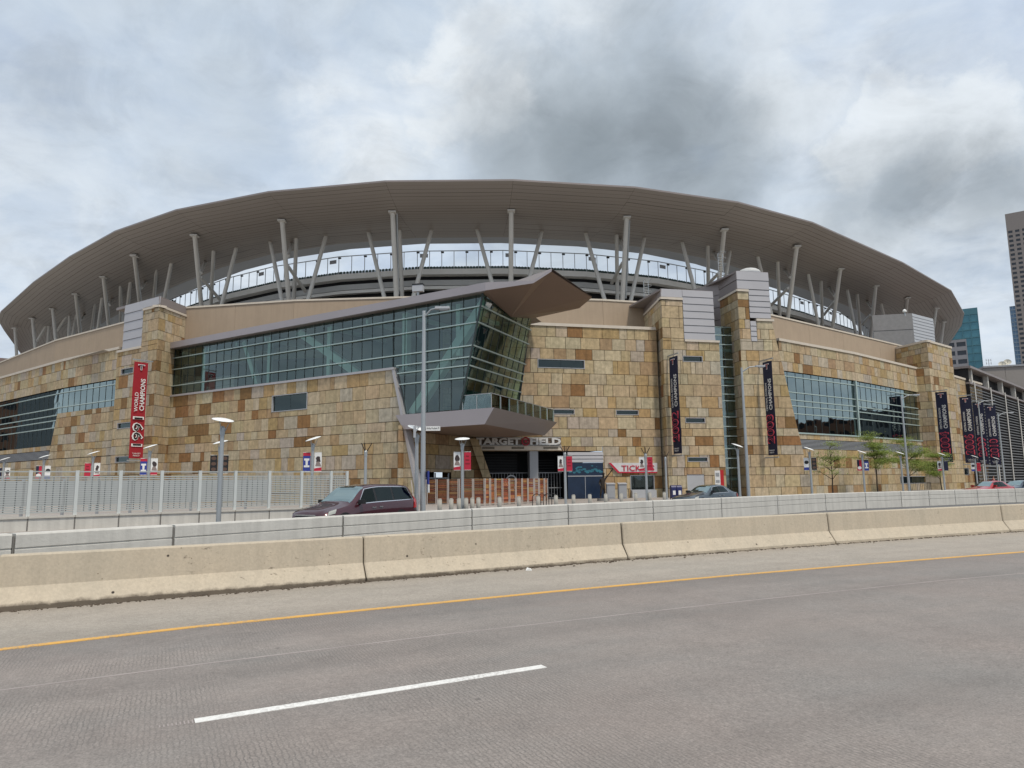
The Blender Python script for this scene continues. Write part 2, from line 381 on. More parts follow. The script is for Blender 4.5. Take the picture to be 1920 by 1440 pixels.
def put_text(name, string, size, origin, ex, ey, m, parent, bold=0.0, width=None, height=None, depth=.02):
    me = text_mb(string, size, bold, depth)
    xs = [v.co.x for v in me.vertices]; ys = [v.co.y for v in me.vertices]
    sx = width/(max(xs)-min(xs)) if width else 1; sy = height/(max(ys)-min(ys)) if height else 1
    if width and not height: sy = sx
    ox, oy = (max(xs)+min(xs))/2, (max(ys)+min(ys))/2
    ex = Vector(ex).normalized(); ey = Vector(ey).normalized(); n = ex.cross(ey); o = Vector(origin)-ORG[parent.name]
    for v in me.vertices: v.co = o+ex*((v.co.x-ox)*sx)+ey*((v.co.y-oy)*sy)+n*v.co.z
    me.materials.clear(); me.materials.append(m)
    return link(name, me, parent)
exec_later = []

# ------------------------------------------------------------------ ground, roads
def sheet(name, pts, z, m, parent=None, zf=None):
    b = MB(); b.poly([(x, y, (zf(x, y) if zf else z)) for x, y in ccw(pts)]); return struct(name, b, m, parent)
sheet('ground', [(-2500, -2500), (2500, -2500), (2500, 2500), (-2500, 2500)], -.10, ground_m)
BAR = [(-18.0, 5.3), (-12.6, 8.0), (-7.66, 10.74), (-2.7, 13.35), (2.55, 16.25), (8.45, 19.05), (15.0, 21.9), (21.7, 24.4), (28.5, 26.7), (35.5, 28.8)]
def zr(x, y=0): return .0065*x-.004
def offs(pl, d):                              # plan polyline shifted by d to its left
    out = []
    for k, p in enumerate(pl):
        a = Vector(pl[max(k-1, 0)]); b = Vector(pl[min(k+1, len(pl)-1)]); t = (b-a).normalized(); out.append((p[0]-t.y*d, p[1]+t.x*d))
    return out
def strip(name, pl, d0, d1, lift, m, parent=None, zf=zr):
    a, b = offs(pl, d0), offs(pl, d1); mb = MB()
    for k in range(len(pl)-1):
        mb.poly([(q[0], q[1], zf(q[0])+lift) for q in (a[k], a[k+1], b[k+1], b[k])])
        if 0 < lift < .02:
            for u, w in ((a[k], a[k+1]), (b[k+1], b[k])): mb.poly([(u[0], u[1], zf(u[0])), (w[0], w[1], zf(w[0])), (w[0], w[1], zf(w[0])+lift), (u[0], u[1], zf(u[0])+lift)])
    o = struct(name, mb, m, parent); return o
BARL = [(-60, -22), (-40, -8.5)]+BAR+[(60, 35.5), (110, 47)]
road = strip('road', BARL, -30, .75, .0, road_m)
yl = [tuple(on_z(x, y, 0).xy) for x, y in [(0, 1211), (350, 1172.5), (700, 1140), (1020, 1111), (1340, 1084), (1630, 1061.5), (1920, 1041)]]
yl = [(yl[0][0]-16, yl[0][1]-10.3)]+yl+[(yl[-1][0]+16, yl[-1][1]+5.5), (yl[-1][0]+40, yl[-1][1]+13)]
b = MB(); yo = offs(yl, .06)                    # shoulder between the yellow line and the barrier
bo = [BARL[k] for k in range(1, len(BARL)-2)]
def near_on(pl, x):
    for k in range(len(pl)-1):
        if pl[k][0] <= x <= pl[k+1][0]:
            f = (x-pl[k][0])/(pl[k+1][0]-pl[k][0]); return pl[k][1]+f*(pl[k+1][1]-pl[k][1])
xs = [-18+53*k/40 for k in range(41)]
for k in range(40):
    q = []
    for x, pl, e in ((xs[k], yo, 0), (xs[k+1], yo, 0), (xs[k+1], BAR, .3), (xs[k], BAR, .3)):
        y = near_on(pl, x)
        if y is None: break
        q.append((x, y+e, zr(x)+.004))
    if len(q) == 4: b.poly(q)
shoulder = struct('road_shoulder', b, shoulder_m, road)
strip('edge_line', yl, -.065, .065, .0065, yellow_m, road)
jl = [tuple(on_z(x, y, 0).xy) for x, y in [(0, 1287), (390, 1239), (816, 1190), (1340, 1135), (1760, 1094), (1920, 1081)]]
jl = [(jl[0][0]-8, jl[0][1]-5)]+jl+[(jl[-1][0]+12, jl[-1][1]+4.5)]
strip('pavement_joint', jl, -.018, .018, .0025, joint_m, road)
wl = [tuple(on_z(x, y, 0).xy) for x, y in [(365, 1347), (1020, 1249)]]
wd = (Vector(wl[1])-Vector(wl[0])).normalized()
for k in range(-1, 5):
    a = Vector(wl[0])+wd*12.2*k; e = Vector(wl[1])+wd*12.2*k; tt = wd.angle(Vector((1, 0)))
    if k in (-1, 0, 1): strip('lane_line', [tuple(a), tuple(e)], -.055, .055, .004, linew_m, road)
b = MB()                                       # worn remains of an older dash before the fresh one
for k in range(9):
    p = Vector(wl[0])-wd*(.02+.028*k); n = Vector((-wd.y, wd.x)); h = .05*(1-.05*k)
    b.poly([(q.x, q.y, zr(q.x)+.002) for q in (p-n*h, p+wd*.012-n*h*.8, p+wd*.010+n*h, p+n*h*.8)])
struct('worn_paint', b, joint_m, road)

# retaining wall of the street beyond (grey parapet) and the street itself
GW = [(-17.5, 3.5), (-13.2, 8.2), (-9.29, 13.0), (-6.1, 17.15), (-2.95, 21.35), (.15, 24.8), (2.1, 26.8), (9.4, 33.6), (18.7, 42.0), (34.5, 50.6), (56, 58)]
LOW = [(GW[0][0], GW[0][1])]
b = MB()
for k in range(len(GW)-1):
    q = [BARL[1+k] if 1+k < len(BARL) else BARL[-1]]
ramp_pts = [(x, y) for x, y in offs(BAR, .45)]+[(70, 44), (56, 58)]+[(x, y) for x, y in offs(GW, -.2)][::-1]
mb = MB()                                      # ramp floor between barrier and parapet, as a fan of strips
bx = offs(BARL[1:-1], .45)
for k in range(60):
    xa, xb = -17+k*1.2, -17+(k+1)*1.2; q = []
    for x, pl in ((xa, bx), (xb, bx), (xb, GW), (xa, GW)):
        y = near_on(pl, x)
        if y is None: break
        q.append((x, y, -.03))
    if len(q) == 4 and q[3][1] > q[0][1]: mb.poly(q)
struct('ramp_pavement', mb, asph_m)
KERB = [(-46, -2), (-33, 12), (-19.5, 26.5), (-8.5, 36.5), (2.0, 43.5), (12, 51.5), (24, 60), (40, 69), (62, 78), (100, 88)]
mb = MB()
for k in range(90):
    xa, xb = -17+k*.85, -17+(k+1)*.85; q = []
    for x, pl, e in ((xa, GW, .25), (xb, GW, .25), (xb, KERB, 0), (xa, KERB, 0)):
        y = near_on(pl, x)
        if y is None: break
        q.append((x, y+e, -.02))
    if len(q) == 4 and q[3][1] > q[0][1]: mb.poly(q)
for q in ([(-60, -20), (-17, 3.7), (-17, 28.6), (-46, -1.9)],): mb.poly([(x, y, -.02) for x, y in ccw(q)])
street = struct('street', mb, asph_m)
mb = MB()                                      # plaza pavement with its kerb step
kk = KERB; far = [(-150, 60), (-120, 120), (-60, 120), (-20, 110), (0, 105), (20, 105), (40, 110), (70, 125), (110, 140), (150, 150)]
for k in range(len(kk)-1):
    mb.poly([(*kk[k], .10), (*kk[k+1], .10), (*far[k+1], .10), (*far[k], .10)])
    mb.poly([(*kk[k], -.1), (*kk[k+1], -.1), (*kk[k+1], .10), (*kk[k], .10)])
struct('plaza_pavement', mb, plaza_m)

# ------------------------------------------------------------------ stadium
ST = thing('stadium', 'large ballpark clad in tan sandstone under a sweeping brown canopy roof', 'stadium', (0, 70, 0))
COURSES = [0, 1.0, 2.25, 3.05, 4.3, 5.25, 6.2, 7.0, 8.2, 9.1, 10.3, 11.5, 12.6, 14.0, 15.1, 16.3, 17.4, 18.4, 19.7, 20.5, 21.4]
PAL = [((.50, .385, .233), 5.0), ((.52, .425, .285), 3.4), ((.475, .405, .315), 1.7), ((.455, .315, .15), 1.4), ((.41, .28, .155), 1.1), ((.26, .145, .055), .5), ((.30, .155, .06), .46)]
def pick():
    r = random.random()*sum(w for _, w in PAL)
    for c, w in PAL:
        r -= w
        if r <= 0: break
    j = random.uniform(.92, 1.07); return tuple(x*j*random.uniform(.97, 1.03) for x in c)
STONES = []; PANES = []
def view_px(p, n, a):
    d = Vector(p)-CAM; return a*abs(d.normalized().dot(n))/d.length_squared*(F**2)
def stone_wall(fr, regions, holes=(), wmin=.85, wmax=2.15, courses=COURSES, parent=None):
    regions = [ccw(r) for r in regions]; bk = MB(); cells = []
    smin = min(q[0] for r in regions for q in r); smax = max(q[0] for r in regions for q in r)
    for z0, z1 in zip(courses, courses[1:]):
        s = smin-random.uniform(0, .8)
        while s < smax:
            w = random.uniform(wmin, wmax)*(.55 if random.random() < .12 else 1)
            if smax-(s+w) < .45: w = smax-s+.01
            pieces = [(s, s+w, z0, z1)]; col = pick(); s += w
            for (h0, h1, g0, g1) in holes:
                nxt = []
                for (a, b_, c, d) in pieces:
                    if b_ <= h0 or a >= h1 or d <= g0 or c >= g1: nxt.append((a, b_, c, d)); continue
                    if a < h0: nxt.append((a, h0, c, d))
                    if b_ > h1: nxt.append((h1, b_, c, d))
                    if c < g0: nxt.append((max(a, h0), min(b_, h1), c, g0))
                    if d > g1: nxt.append((max(a, h0), min(b_, h1), g1, d))
                pieces = nxt
            for (a, b_, c, d) in pieces:
                for k, r in enumerate(regions):
                    q = clip(rect(a, b_, c, d), r)
                    if len(q) >= 3 and area(q) > .03: cells.append((q, col, k))
    walls = []
    for k in range(len(regions)):
        bk = MB()
        for q, col, r in cells:
            if r == k: bk.poly([fr.p(x, z, -.05) for x, z in q])
        walls.append(part('stone_wall', bk, mortar_m, parent or ST) if bk.v else None)
    for q, col, r in cells:
        wall = walls[r]
        q2 = inset(q, .024)
        if len(q2) < 3 or area(q2) < .02: continue
        j = random.uniform(0, .018); m = fr.p(sum(x for x, _ in q2)/len(q2), sum(z for _, z in q2)/len(q2))
        STONES.append((view_px(m, fr.n, area(q2)), [fr.p(x, z, j) for x, z in q2], -fr.n*(.05+j), col, wall))
    return walls[0]
def coping(fr, s0, s1, z, h=.3, name='coping'):
    b = MB(); b.prism([fr.p(s0, z-h, .12), fr.p(s1, z-h, .12), fr.p(s1, z, .12), fr.p(s0, z, .12)], -fr.n*.9)
    return part(name, b, cope_m, ST)
def glaze(fr, region, svals, zvals, m, win, off=-.22, gap=.012):
    region = ccw(region)
    for a, b_ in zip(svals, svals[1:]):
        for c, d in zip(zvals, zvals[1:]):
            q = clip(rect(a+gap, b_-gap, c+gap, d-gap), region)
            if len(q) < 3 or area(q) < .05: continue
            tx, tz = random.uniform(-.004, .004), random.uniform(-.004, .004); cx, cz = (a+b_)/2, (c+d)/2
            P = [fr.p(x, z, off+(x-cx)*tx+(z-cz)*tz) for x, z in q]
            PANES.append((view_px(P[0], fr.n, area(q)), P, -fr.n*.02, m, win))
def bars(mb, fr, region, svals=(), zvals=(), w=.07, dp=.14, off=-.2):
    region = ccw(region)
    for s_ in svals:
        q = clip(rect(s_-w/2, s_+w/2, -5, 60), region)
        if len(q) >= 3: mb.prism([fr.p(x, z, off+dp/2) for x, z in q], -fr.n*dp)
    for z_ in zvals:
        q = clip(rect(-200, 300, z_-w/2, z_+w/2), region)
        if len(q) >= 3: mb.prism([fr.p(x, z, off+dp/2) for x, z in q], -fr.n*dp)
def small_window(fr, s0, s1, z0, z1, n=1, gl=None, parent=None):
    b = MB(); t = .06
    for (a, b_, c, d) in ((s0, s1, z0, z0+t), (s0, s1, z1-t, z1), (s0, s0+t, z0+t, z1-t), (s1-t, s1, z0+t, z1-t)):
        b.prism([fr.p(x, z, .035) for x, z in rect(a, b_, c, d)], -fr.n*.35)
    w = part('window', b, ltgrey_m if n > 1 else lav_m, parent or ST)
    bb = MB(); bb.poly([fr.p(x, z, -.6) for x, z in rect(s0-.1, s1+.1, z0-.1, z1+.1)])
    for (a, b_, c, d) in ((s0, z0, s1, z0), (s1, z0, s1, z1), (s1, z1, s0, z1), (s0, z1, s0, z0)):
        bb.poly([fr.p(a, b_, -.3), fr.p(c, d, -.3), fr.p(c, d, -.6), fr.p(a, b_, -.6)])
    part('recess', bb, dark_m, w)
    sv = [s0+t+(s1-s0-2*t)*k/n for k in range(n+1)]
    glaze(fr, rect(s0+t, s1-t, z0+t, z1-t), sv, [z0+t, z1-t], gl or glasss_m, w, -.15, .015 if n > 1 else .0)
def siding(fr, s0, s1, z0, z1, m, pitch=1.0, name='metal_panel', parent=None, region=None):
    n = max(1, round((z1-z0)/pitch)); bk = MB(); bk.poly([fr.p(x, z, -.04) for x, z in (region or rect(s0, s1, z0, z1))])
    w = part('metal_siding', bk, black_m, parent or ST)
    for k in range(n):
        a, b_ = z0+(z1-z0)*k/n, z0+(z1-z0)*(k+1)/n
        q = rect(s0, s1, a+.02, b_-.02)
        if region: q = clip(q, ccw(region))
        if len(q) < 3: continue
        mb = MB(); P = []
        zl = min(z for _, z in q)
        mb.prism([fr.p(x, z, .05 if z < zl+.2 else .0) for x, z in q], -fr.n*.08); part(name, mb, m, w)
    return w

# plan of the facade
A1, A2, A3, A4 = (-44.86, 80.02), (-55.91, 87.43), (-73.9, 101.41), (-103, 126)
fA1, fA2, fA3 = Frame(A2, A1), Frame(A3, A2), Frame(A4, A3)
fC = Frame((-38.6, 78.0), (-2.26, 55.25))
fD = Frame((2.06, 69.98), (15.0, 73.03))
H0, H1, H2 = (30.36, 79.5), (43.42, 89.0), (60.32, 103.45)
fH1, fH2 = Frame(H0, H1), Frame(H1, H2)
fL = Frame((-47.5, 80.9), (-37.8, 74.5)); fLr = Frame((-37.8, 74.5), (-37.1, 79.2))
fR1 = Frame((15.5, 71.6), (24.5, 73.7)); fR1l = Frame((15.15, 79.3), (15.5, 71.6))
fR2 = Frame((23.75, 72.6), (31.5, 74.2)); fR2l = Frame((22.7, 79.0), (23.75, 72.6))
fR3 = Frame((60.0, 101.0), (69.6, 108.8)); fR3l = Frame((56.6, 103.5), (60.0, 101.0))
ROWS = [7.0, 9.2, 10.1, 10.75, 11.65, 13.45, 14.0]
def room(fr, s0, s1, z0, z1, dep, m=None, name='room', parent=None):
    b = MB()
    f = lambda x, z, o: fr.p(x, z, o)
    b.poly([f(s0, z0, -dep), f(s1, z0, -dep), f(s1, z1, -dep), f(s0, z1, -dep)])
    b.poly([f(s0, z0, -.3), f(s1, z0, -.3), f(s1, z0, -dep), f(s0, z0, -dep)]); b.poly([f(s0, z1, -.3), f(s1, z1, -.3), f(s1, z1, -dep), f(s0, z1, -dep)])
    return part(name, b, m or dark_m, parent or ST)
# --- left wall with its long strip window
LA2 = fA2.L
for fr, s0, s1 in ((fA1, 0, fA1.L), (fA2, 0, fA2.L), (fA3, 0, fA3.L)):
    reg = [rect(s0, s1, 14.0, 17.4)]
    if fr is fA1: reg += [rect(s0, s1, 0, 7.0-1.7), [(fr.L-13.5, 5.3), (s1, 5.3), (s1, 10.9), (s0+.3, 10.9)] if False else rect(0, s1, 5.3, 10.9)]
    elif fr is fA2:
        e = fr.px(108, 770); g = fr.px(94, 835); k = fr.px(90, 862)
        reg += [rect(s0, s1, 0, 5.3), [(k[0], 5.3), (s1, 5.3), (s1, 10.9), (e[0], 10.9)], [(s0, 6.4), (g[0], 6.4), (g[0], 7.0), (s0, 7.0)]]
    else: reg += [rect(s0, s1, 0, 5.3), rect(s0, s1, 6.4, 7.0)]
    stone_wall(fr, reg); coping(fr, s0, s1, 17.7)
win = part('strip_window', MB(), mulld_m, ST)
for fr in (fA1, fA2, fA3):
    mb = MB(); gm = MB()
    if fr is fA1: reg = rect(0, fr.L, 10.9, 14.0)
    elif fr is fA2: reg = [(0, 7.0), (fr.px(94, 835)[0], 7.0), (fr.px(108, 770)[0], 10.9), (fr.L, 10.9), (fr.L, 14.0), (0, 14.0)]
    else: reg = rect(0, fr.L, 7.0, 14.0)
    sv = [fr.L*k/round(fr.L/1.5) for k in range(round(fr.L/1.5)+1)]
    regs = [reg] if fr is not fA2 else [[(0, 7.0), (fr.px(94, 835)[0], 7.0), (fr.px(108, 770)[0], 10.9), (0, 10.9)], rect(0, fr.L, 10.9, 14.0)]
    zr_ = ROWS if fr is not fA2 else ROWS
    for rg in regs:
        rows = sorted(set([z for z in ROWS if min(q[1] for q in rg) < z < max(q[1] for q in rg)]+[min(q[1] for q in rg), max(q[1] for q in rg)]))
        glaze(fr, rg, sv, rows, glassh_m, win); bars(mb, fr, rg, sv, (), .05, .04, -.21); bars(gm, fr, rg, (), rows[1:-1] if len(rg) else rows, .11, .22)
    part('frame', mb, mulld_m, win); part('mullion', gm, mull_m, win)
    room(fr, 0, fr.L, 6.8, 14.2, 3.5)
    lv = MB()                                  # louvre band under the window
    if fr is not fA1:
        s1 = fr.px(90, 862)[0] if fr is fA2 else fr.L
        for k in range(7): lv.prism([fr.p(x, z, -.02) for x, z in rect(0, s1, 5.36+k*.15, 5.44+k*.15)], -fr.n*.12)
        part('louvre', lv, grey_m, ST); bb = MB(); bb.poly([fr.p(x, z, -.2) for x, z in rect(0, s1, 5.3, 6.4)]); part('louvre_recess', bb, dark_m, ST)
# --- left tower
wl_ = fL.L; sm = fL.px(262, 700)[0]
hl = []
for (x0, y0, x1, y1) in ((227, 694, 250, 702), (220, 795, 248, 804), (216, 859, 243, 866)):
    a = fL.px(x0, (y0+y1)/2); c = fL.px(x1, (y0+y1)/2); hl.append((a[0], c[0], a[1]-.3, a[1]+.35))
st0 = fL.px(208, 850)[0]
stone_wall(fL, [rect(st0, wl_, 0, 16.9), rect(sm, wl_, 16.9, 20.9)], hl)
for h in hl: small_window(fL, *h)
mt = fL.px(232, 620)[0]
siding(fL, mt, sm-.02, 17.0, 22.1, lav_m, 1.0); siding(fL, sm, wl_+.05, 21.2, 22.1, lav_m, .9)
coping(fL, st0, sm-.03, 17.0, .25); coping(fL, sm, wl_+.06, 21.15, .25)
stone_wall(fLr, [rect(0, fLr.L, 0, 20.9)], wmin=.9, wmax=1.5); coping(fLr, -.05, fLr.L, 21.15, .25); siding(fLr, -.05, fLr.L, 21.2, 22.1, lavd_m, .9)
b = MB(); b.prism([(*q, 22.1) for q in ((-45.2, 79.4), (-37.85, 74.55), (-37.1, 79.2), (-36, 86), (-41, 87))], (0, 0, -.3)); part('tower_roof', b, lavd_m, ST)
# --- central wall under the glass hall
e0 = fC.px(735, 692); e1 = fC.px(785, 948)
hc = (fC.px(510, 755)[0], fC.px(576, 755)[0], 8.75, 10.35)
slope = (e1[0]-e0[0])/(e0[1]-e1[1])
stone_wall(fC, [[(0, 0), (e0[0]+slope*11.5, 0), (e0[0], 11.5), (0, 11.5)]], [hc])
small_window(fC, *hc, n=2)
b = MB(); b.prism([fC.p(e0[0]-.02, 11.6, .08), fC.p(e0[0]+slope*11.6, 0, .08), fC.p(e0[0]+slope*11.6+.28, 0, .08), fC.p(e0[0]+.25, 11.6, .08)][::1], -fC.n*.7); part('pier_trim', b, lav_m, ST)
b = MB(); b.prism([fC.p(0, 11.46, .14), fC.p(e0[0]+.3, 11.46, .14), fC.p(e0[0]+.3, 11.66, .14), fC.p(0, 11.66, .14)], -fC.n*.6); part('sill', b, lav_m, ST)
# --- glass hall (leaning prow)
pb = fC.px(862, 770); ptp = fC.px(906, 549); ZR = 16.75
kx = (ptp[0]-pb[0])/(ptp[1]-pb[1]); pr = lambda z: pb[0]+kx*(z-pb[1])
hall = part('glass_hall', MB(), mulld_m, ST)
WZ = [11.6, 12.67, 14.5, 15.77, ZR]; WZ2 = [7.6, 10.12, 11.09, 11.76, 12.67, 14.5, 15.77, ZR]
sv = [.3+(33.3-.3)*k/27 for k in range(28)]; sv2 = [33.4+1.24*k for k in range(9)]
regL = rect(.3, 33.4, 11.6, ZR)
regR = [(e0[0]+.45+slope*(11.6-7.6), 7.6), (pr(7.6), 7.6), (pr(ZR), ZR), (33.4, ZR), (33.4, 11.6), (e0[0]+.45, 11.6)]
regRb = [(e0[0]+.45+slope*(11.6-7.6), 7.6), (pr(7.6), 7.6), (pr(11.6), 11.6), (e0[0]+.45, 11.6)]
regRt = [(33.4, 11.6), (pr(11.6), 11.6), (pr(ZR), ZR), (33.4, ZR)]
vb, hb = MB(), MB()
glaze(fC, regL, sv, WZ, glassw_m, hall); bars(vb, fC, regL, sv, (), .05, .04, -.21)
for rg in (regRt, regRb):
    rows = sorted(set([z for z in WZ2 if min(q[1] for q in rg) < z < max(q[1] for q in rg)]+[min(q[1] for q in rg), max(q[1] for q in rg)]))
    glaze(fC, rg, sv2, rows, glassw_m, hall); bars(vb, fC, rg, sv2, (), .05, .04, -.21)
part('frame', vb, mulld_m, hall)
for z in WZ2[1:-1]:
    s0 = .3 if z > 11.7 and z != 11.76 else e0[0]+.45+slope*(11.6-min(z, 11.6)); hb = MB()
    hb.prism([fC.p(x, q, .02) for x, q in rect(s0, pr(z)+.05, z-.042, z+.042)], -fC.n*.2); part('mullion', hb, mull_m, hall)
B0 = fC.p(pr(7.4), 7.4); T0 = fC.p(pr(ZR), ZR); T1 = Vector((1.75, 64.6, ZR)); B1 = Vector((.35, 66.6, 7.4))
fG = Frame(tuple(B0), tuple(B1), (T0-B0)); hT = (T0-B0).dot(fG.ez); sT0 = (T0-B0).dot(fG.ex); sT1 = (T1-B0).dot(fG.ex); sB1 = fG.L
regG = [(0, 0), (sB1, 0), (sT1, hT), (sT0, hT)]
svg = [-2+1.25*k for k in range(14)]; zvg = [0]+[(z-7.4)/(ZR-7.4)*hT for z in WZ2[1:-1]]+[hT]
glaze(fG, regG, svg, zvg, glassr_m, hall, -.1); vb = MB(); bars(vb, fG, regG, svg, (), .055, .05, -.09); part('frame', vb, mulld_m, hall)
for z in zvg[1:-1]:
    hb = MB(); bars(hb, fG, regG, (), [z], .11, .24, -.02); part('mullion', hb, mull_m, hall)
for q0, q1 in ((B0, T0), (B1, T1)): b = MB(); b.beam(q0, q1, .13, .13); part('corner_post', b, mulld_m, hall)
# interior of the hall: floors, back wall, braces seen through the glass
intd = mat('hall_interior', (.20, .225, .22), .9, var=.2, scale=.3); intw = mat('hall_white_paint', (.85, .88, .86), .7, var=.03)
b = MB()
P = lambda x, z, o: fC.p(x, z, o)
b.poly([P(0, 7.0, -9), P(39.0, 7.0, -9), P(39.0, 16.7, -9), P(0, 16.7, -9)]); part('back_wall', b, intd, hall)
b = MB()
b.prism([P(.2, 11.4, -.4), P(36.5, 11.4, -.4), P(36.5, 11.4, -9), P(.2, 11.4, -9)], (0, 0, -.5)); b.prism([P(36, 7.5, -.4), P(pr(7.5)-.2, 7.5, -.4), P(38.8, 7.5, -9), P(36, 7.5, -9)], (0, 0, -.4))
b.box(fC.p(38.6, 8.6, -6), (3.2, .8, 2.2), .4); part('floor', b, intd, hall)
b = MB()
for s0, z0, s1, z1, w in ((34.6, 7.5, 42.4, 16.5, .75), (14.5, 11.5, 12.0, 16.6, .5), (20.5, 16.5, 28.5, 11.6, .7), (5.5, 11.5, 5.5, 16.6, .5), (33.9, 11.5, 33.9, 16.6, .55), (24.5, 11.5, 24.5, 16.6, .45), (16, 11.5, 16, 16.6, .4), (39.6, 12.2, 39.6, 16.6, .4)):
    b.beam(P(s0, z0, -1.3), P(s1, z1, -1.3), w, w, fC.n)
for k in range(9): b.beam(P(2+4.6*k, 16.35, -.8), P(2+4.6*k, 16.35, -8.5), .25, .4)
part('brace', b, intw, hall)
# roof of the hall with its upturned bill
fasc = MB(); e_ = .55
fasc.prism([fC.p(-.6, ZR+.02, e_), fC.p(ptp[0]+.6, ZR+.02, e_), fC.p(ptp[0]+.6, ZR+.68, e_), fC.p(-.6, ZR+.68, e_)], -fC.n*.3)
tip = at_y(1035, 503.5, 53.2); tipb = at_y(1034, 509, 53.2); rt = at_y(1110, 558, 58.5); rb = at_y(1086, 578, 61.0); bk0 = at_y(996, 597.5, 64.9)
mid = at_y(1000, 526, 53.6); midb = at_y(1000, 531, 53.6); pf = fC.p(ptp[0]+.6, ZR+.02, e_); pft = fC.p(ptp[0]+.6, ZR+.68, e_); inn = at_y(958, 594.5, 60.5)
fasc.faces([pf, midb, mid, pft], [(0, 1, 2, 3)]); fasc.faces([midb, tipb, tip, mid], [(0, 1, 2, 3)])
part('roof_fascia', fasc, fasc_m, hall)
bill = MB()
core = at_y(990, 572, 59.5)
for tri in ((T0, pf, inn), (pf, midb, inn), (midb, tipb, inn), (tipb, rt, inn), (rt, rb, inn), (rb, bk0, inn)): bill.poly(list(tri))
part('bill_soffit', bill, bill_m, hall)
roof = MB()
rim = [fC.p(-.6, ZR+.66, e_), pft, mid, tip, rt+Vector((0, 0, .1)), rb+Vector((0, 0, .25)), bk0+Vector((0, .5, .6)), Vector((3, 69, 17.5)), Vector((-6, 76, 17.4)), fC.p(-.6, ZR+.66, -9)]
cen = Vector((-8, 66, 18.0))
for k in range(len(rim)): roof.poly([rim[k], rim[(k+1) % len(rim)], cen])
roof.poly([fC.p(-.6, ZR+.03, e_), fC.p(-.6, ZR+.03, -9), fC.p(40, ZR+.03, -9), fC.p(ptp[0]+.6, ZR+.03, e_)])
part('hall_roof', roof, lavd_m, hall)
# entry canopy below the hall
c0 = fC.px(752, 775); cf = fC.px(930, 764); zt, zb = 7.5, 6.25
Pa = fC.p(c0[0]-.4, zt, .25); Pb = fC.p(44.05, zt, .25); Pc = Vector((4.35, 68.9, zt)); Qa = fC.p(35.0, zb, .25); Qb = fC.p(43.15, zb, .25); Qc = Vector((3.1, 68.6, zb)); back = Vector((-6, 68.5, zb)); backt = Vector((-6, 68.5, zt))
can = part('entry_canopy', MB(), fasc_m, ST)
b = MB(); b.poly([Qa, Qb, Pb, Pa]); b.poly([Pa, Pb, Pc, backt]); part('fascia', b, fasc_m, can)
b = MB(); b.poly([Qb, Qc, Pc, Pb]); part('front_fascia', b, lavd_m, can)
b = MB(); mdl = Vector((-1.5, 63, 5.75)); b.poly([Qb, Qa, mdl]); b.poly([Qa, back, mdl]); b.poly([back, Qc, mdl]); b.poly([Qc, Qb, mdl]); b.poly([Qa, Pa, backt, back]); part('soffit', b, bill_m, can)
gr = part('glass_railing', MB(), galv_m, can)
ra = fC.p(pr(7.5)+.2, zt, -.1); g0 = fC.p(43.6, zt, -.05); g1 = Vector((4.0, 68.4, zt))
b = MB()
pts = [ra.lerp(g0, k/2) for k in range(3)]+[g0.lerp(g1, k/8) for k in range(1, 9)]
for k in range(len(pts)-1):
    a, c = pts[k], pts[k+1]; d = (c-a).normalized()*.05; nn = Vector((d.y, -d.x, 0)).normalized()*.02
    m2 = MB(); m2.prism([a+d, c-d, c-d+Vector((0, 0, 1.15)), a+d+Vector((0, 0, 1.15))], -nn); part('pane', m2, glassc_m, gr)
for p in pts: b = MB(); b.beam(p, p+Vector((0, 0, 1.1)), .05, .05); part('baluster', b, galv_m, gr)
b = MB()
for k in range(len(pts)-1): b.beam(pts[k]+Vector((0, 0, 1.18)), pts[k+1]+Vector((0, 0, 1.18)), .05, .05)
part('handrail', b, galv_m, gr)
# --- entrance wall
dh = [(fD.px(x0, (y0+y1)/2)[0], fD.px(x1, (y0+y1)/2)[0], z0, z1) for x0, x1, y0, y1, z0, z1 in ((1008, 1096, 672, 693, 13.1, 14.0), (1032, 1077, 768, 779, 8.45, 8.95), (1155, 1197, 768, 779, 8.45, 8.95))]
dopen = (-5.1, 7.15, 0, 4.78); ticket = (fD.px(1182, 905)[0], fD.px(1227, 905)[0], .85, 2.35)
stone_wall(fD, [rect(-9, fD.L+.2, 0, 17.4)], dh+[dopen, ticket]); coping(fD, -3, fD.L+.1, 17.7)
small_window(fD, *dh[0], n=2); small_window(fD, *dh[1]); small_window(fD, *dh[2])
small_window(fD, *ticket, n=2, gl=glassc_m)
b = MB(); b.box(fD.p((ticket[0]+ticket[1])/2, .43, .2), (ticket[1]-ticket[0], .5, .85), .23); part('ticket_counter', b, ltgrey_m, ST)
# stone jamb that leans beside the entrance
j0, j1 = fD.px(880, 823), fD.px(908, 905); jb = Frame(tuple(fD.p(0, 0, .5)), tuple(fD.p(10, 0, .5)))
sl2 = (j1[0]-j0[0])/(j0[1]-j1[1])
stone_wall(jb, [[(j0[0]+sl2*6-.1, 0), (j0[0]+sl2*6+.75, 0), (j0[0]+.75, 6.0), (j0[0]-.1, 6.0)]], wmin=2, wmax=3)
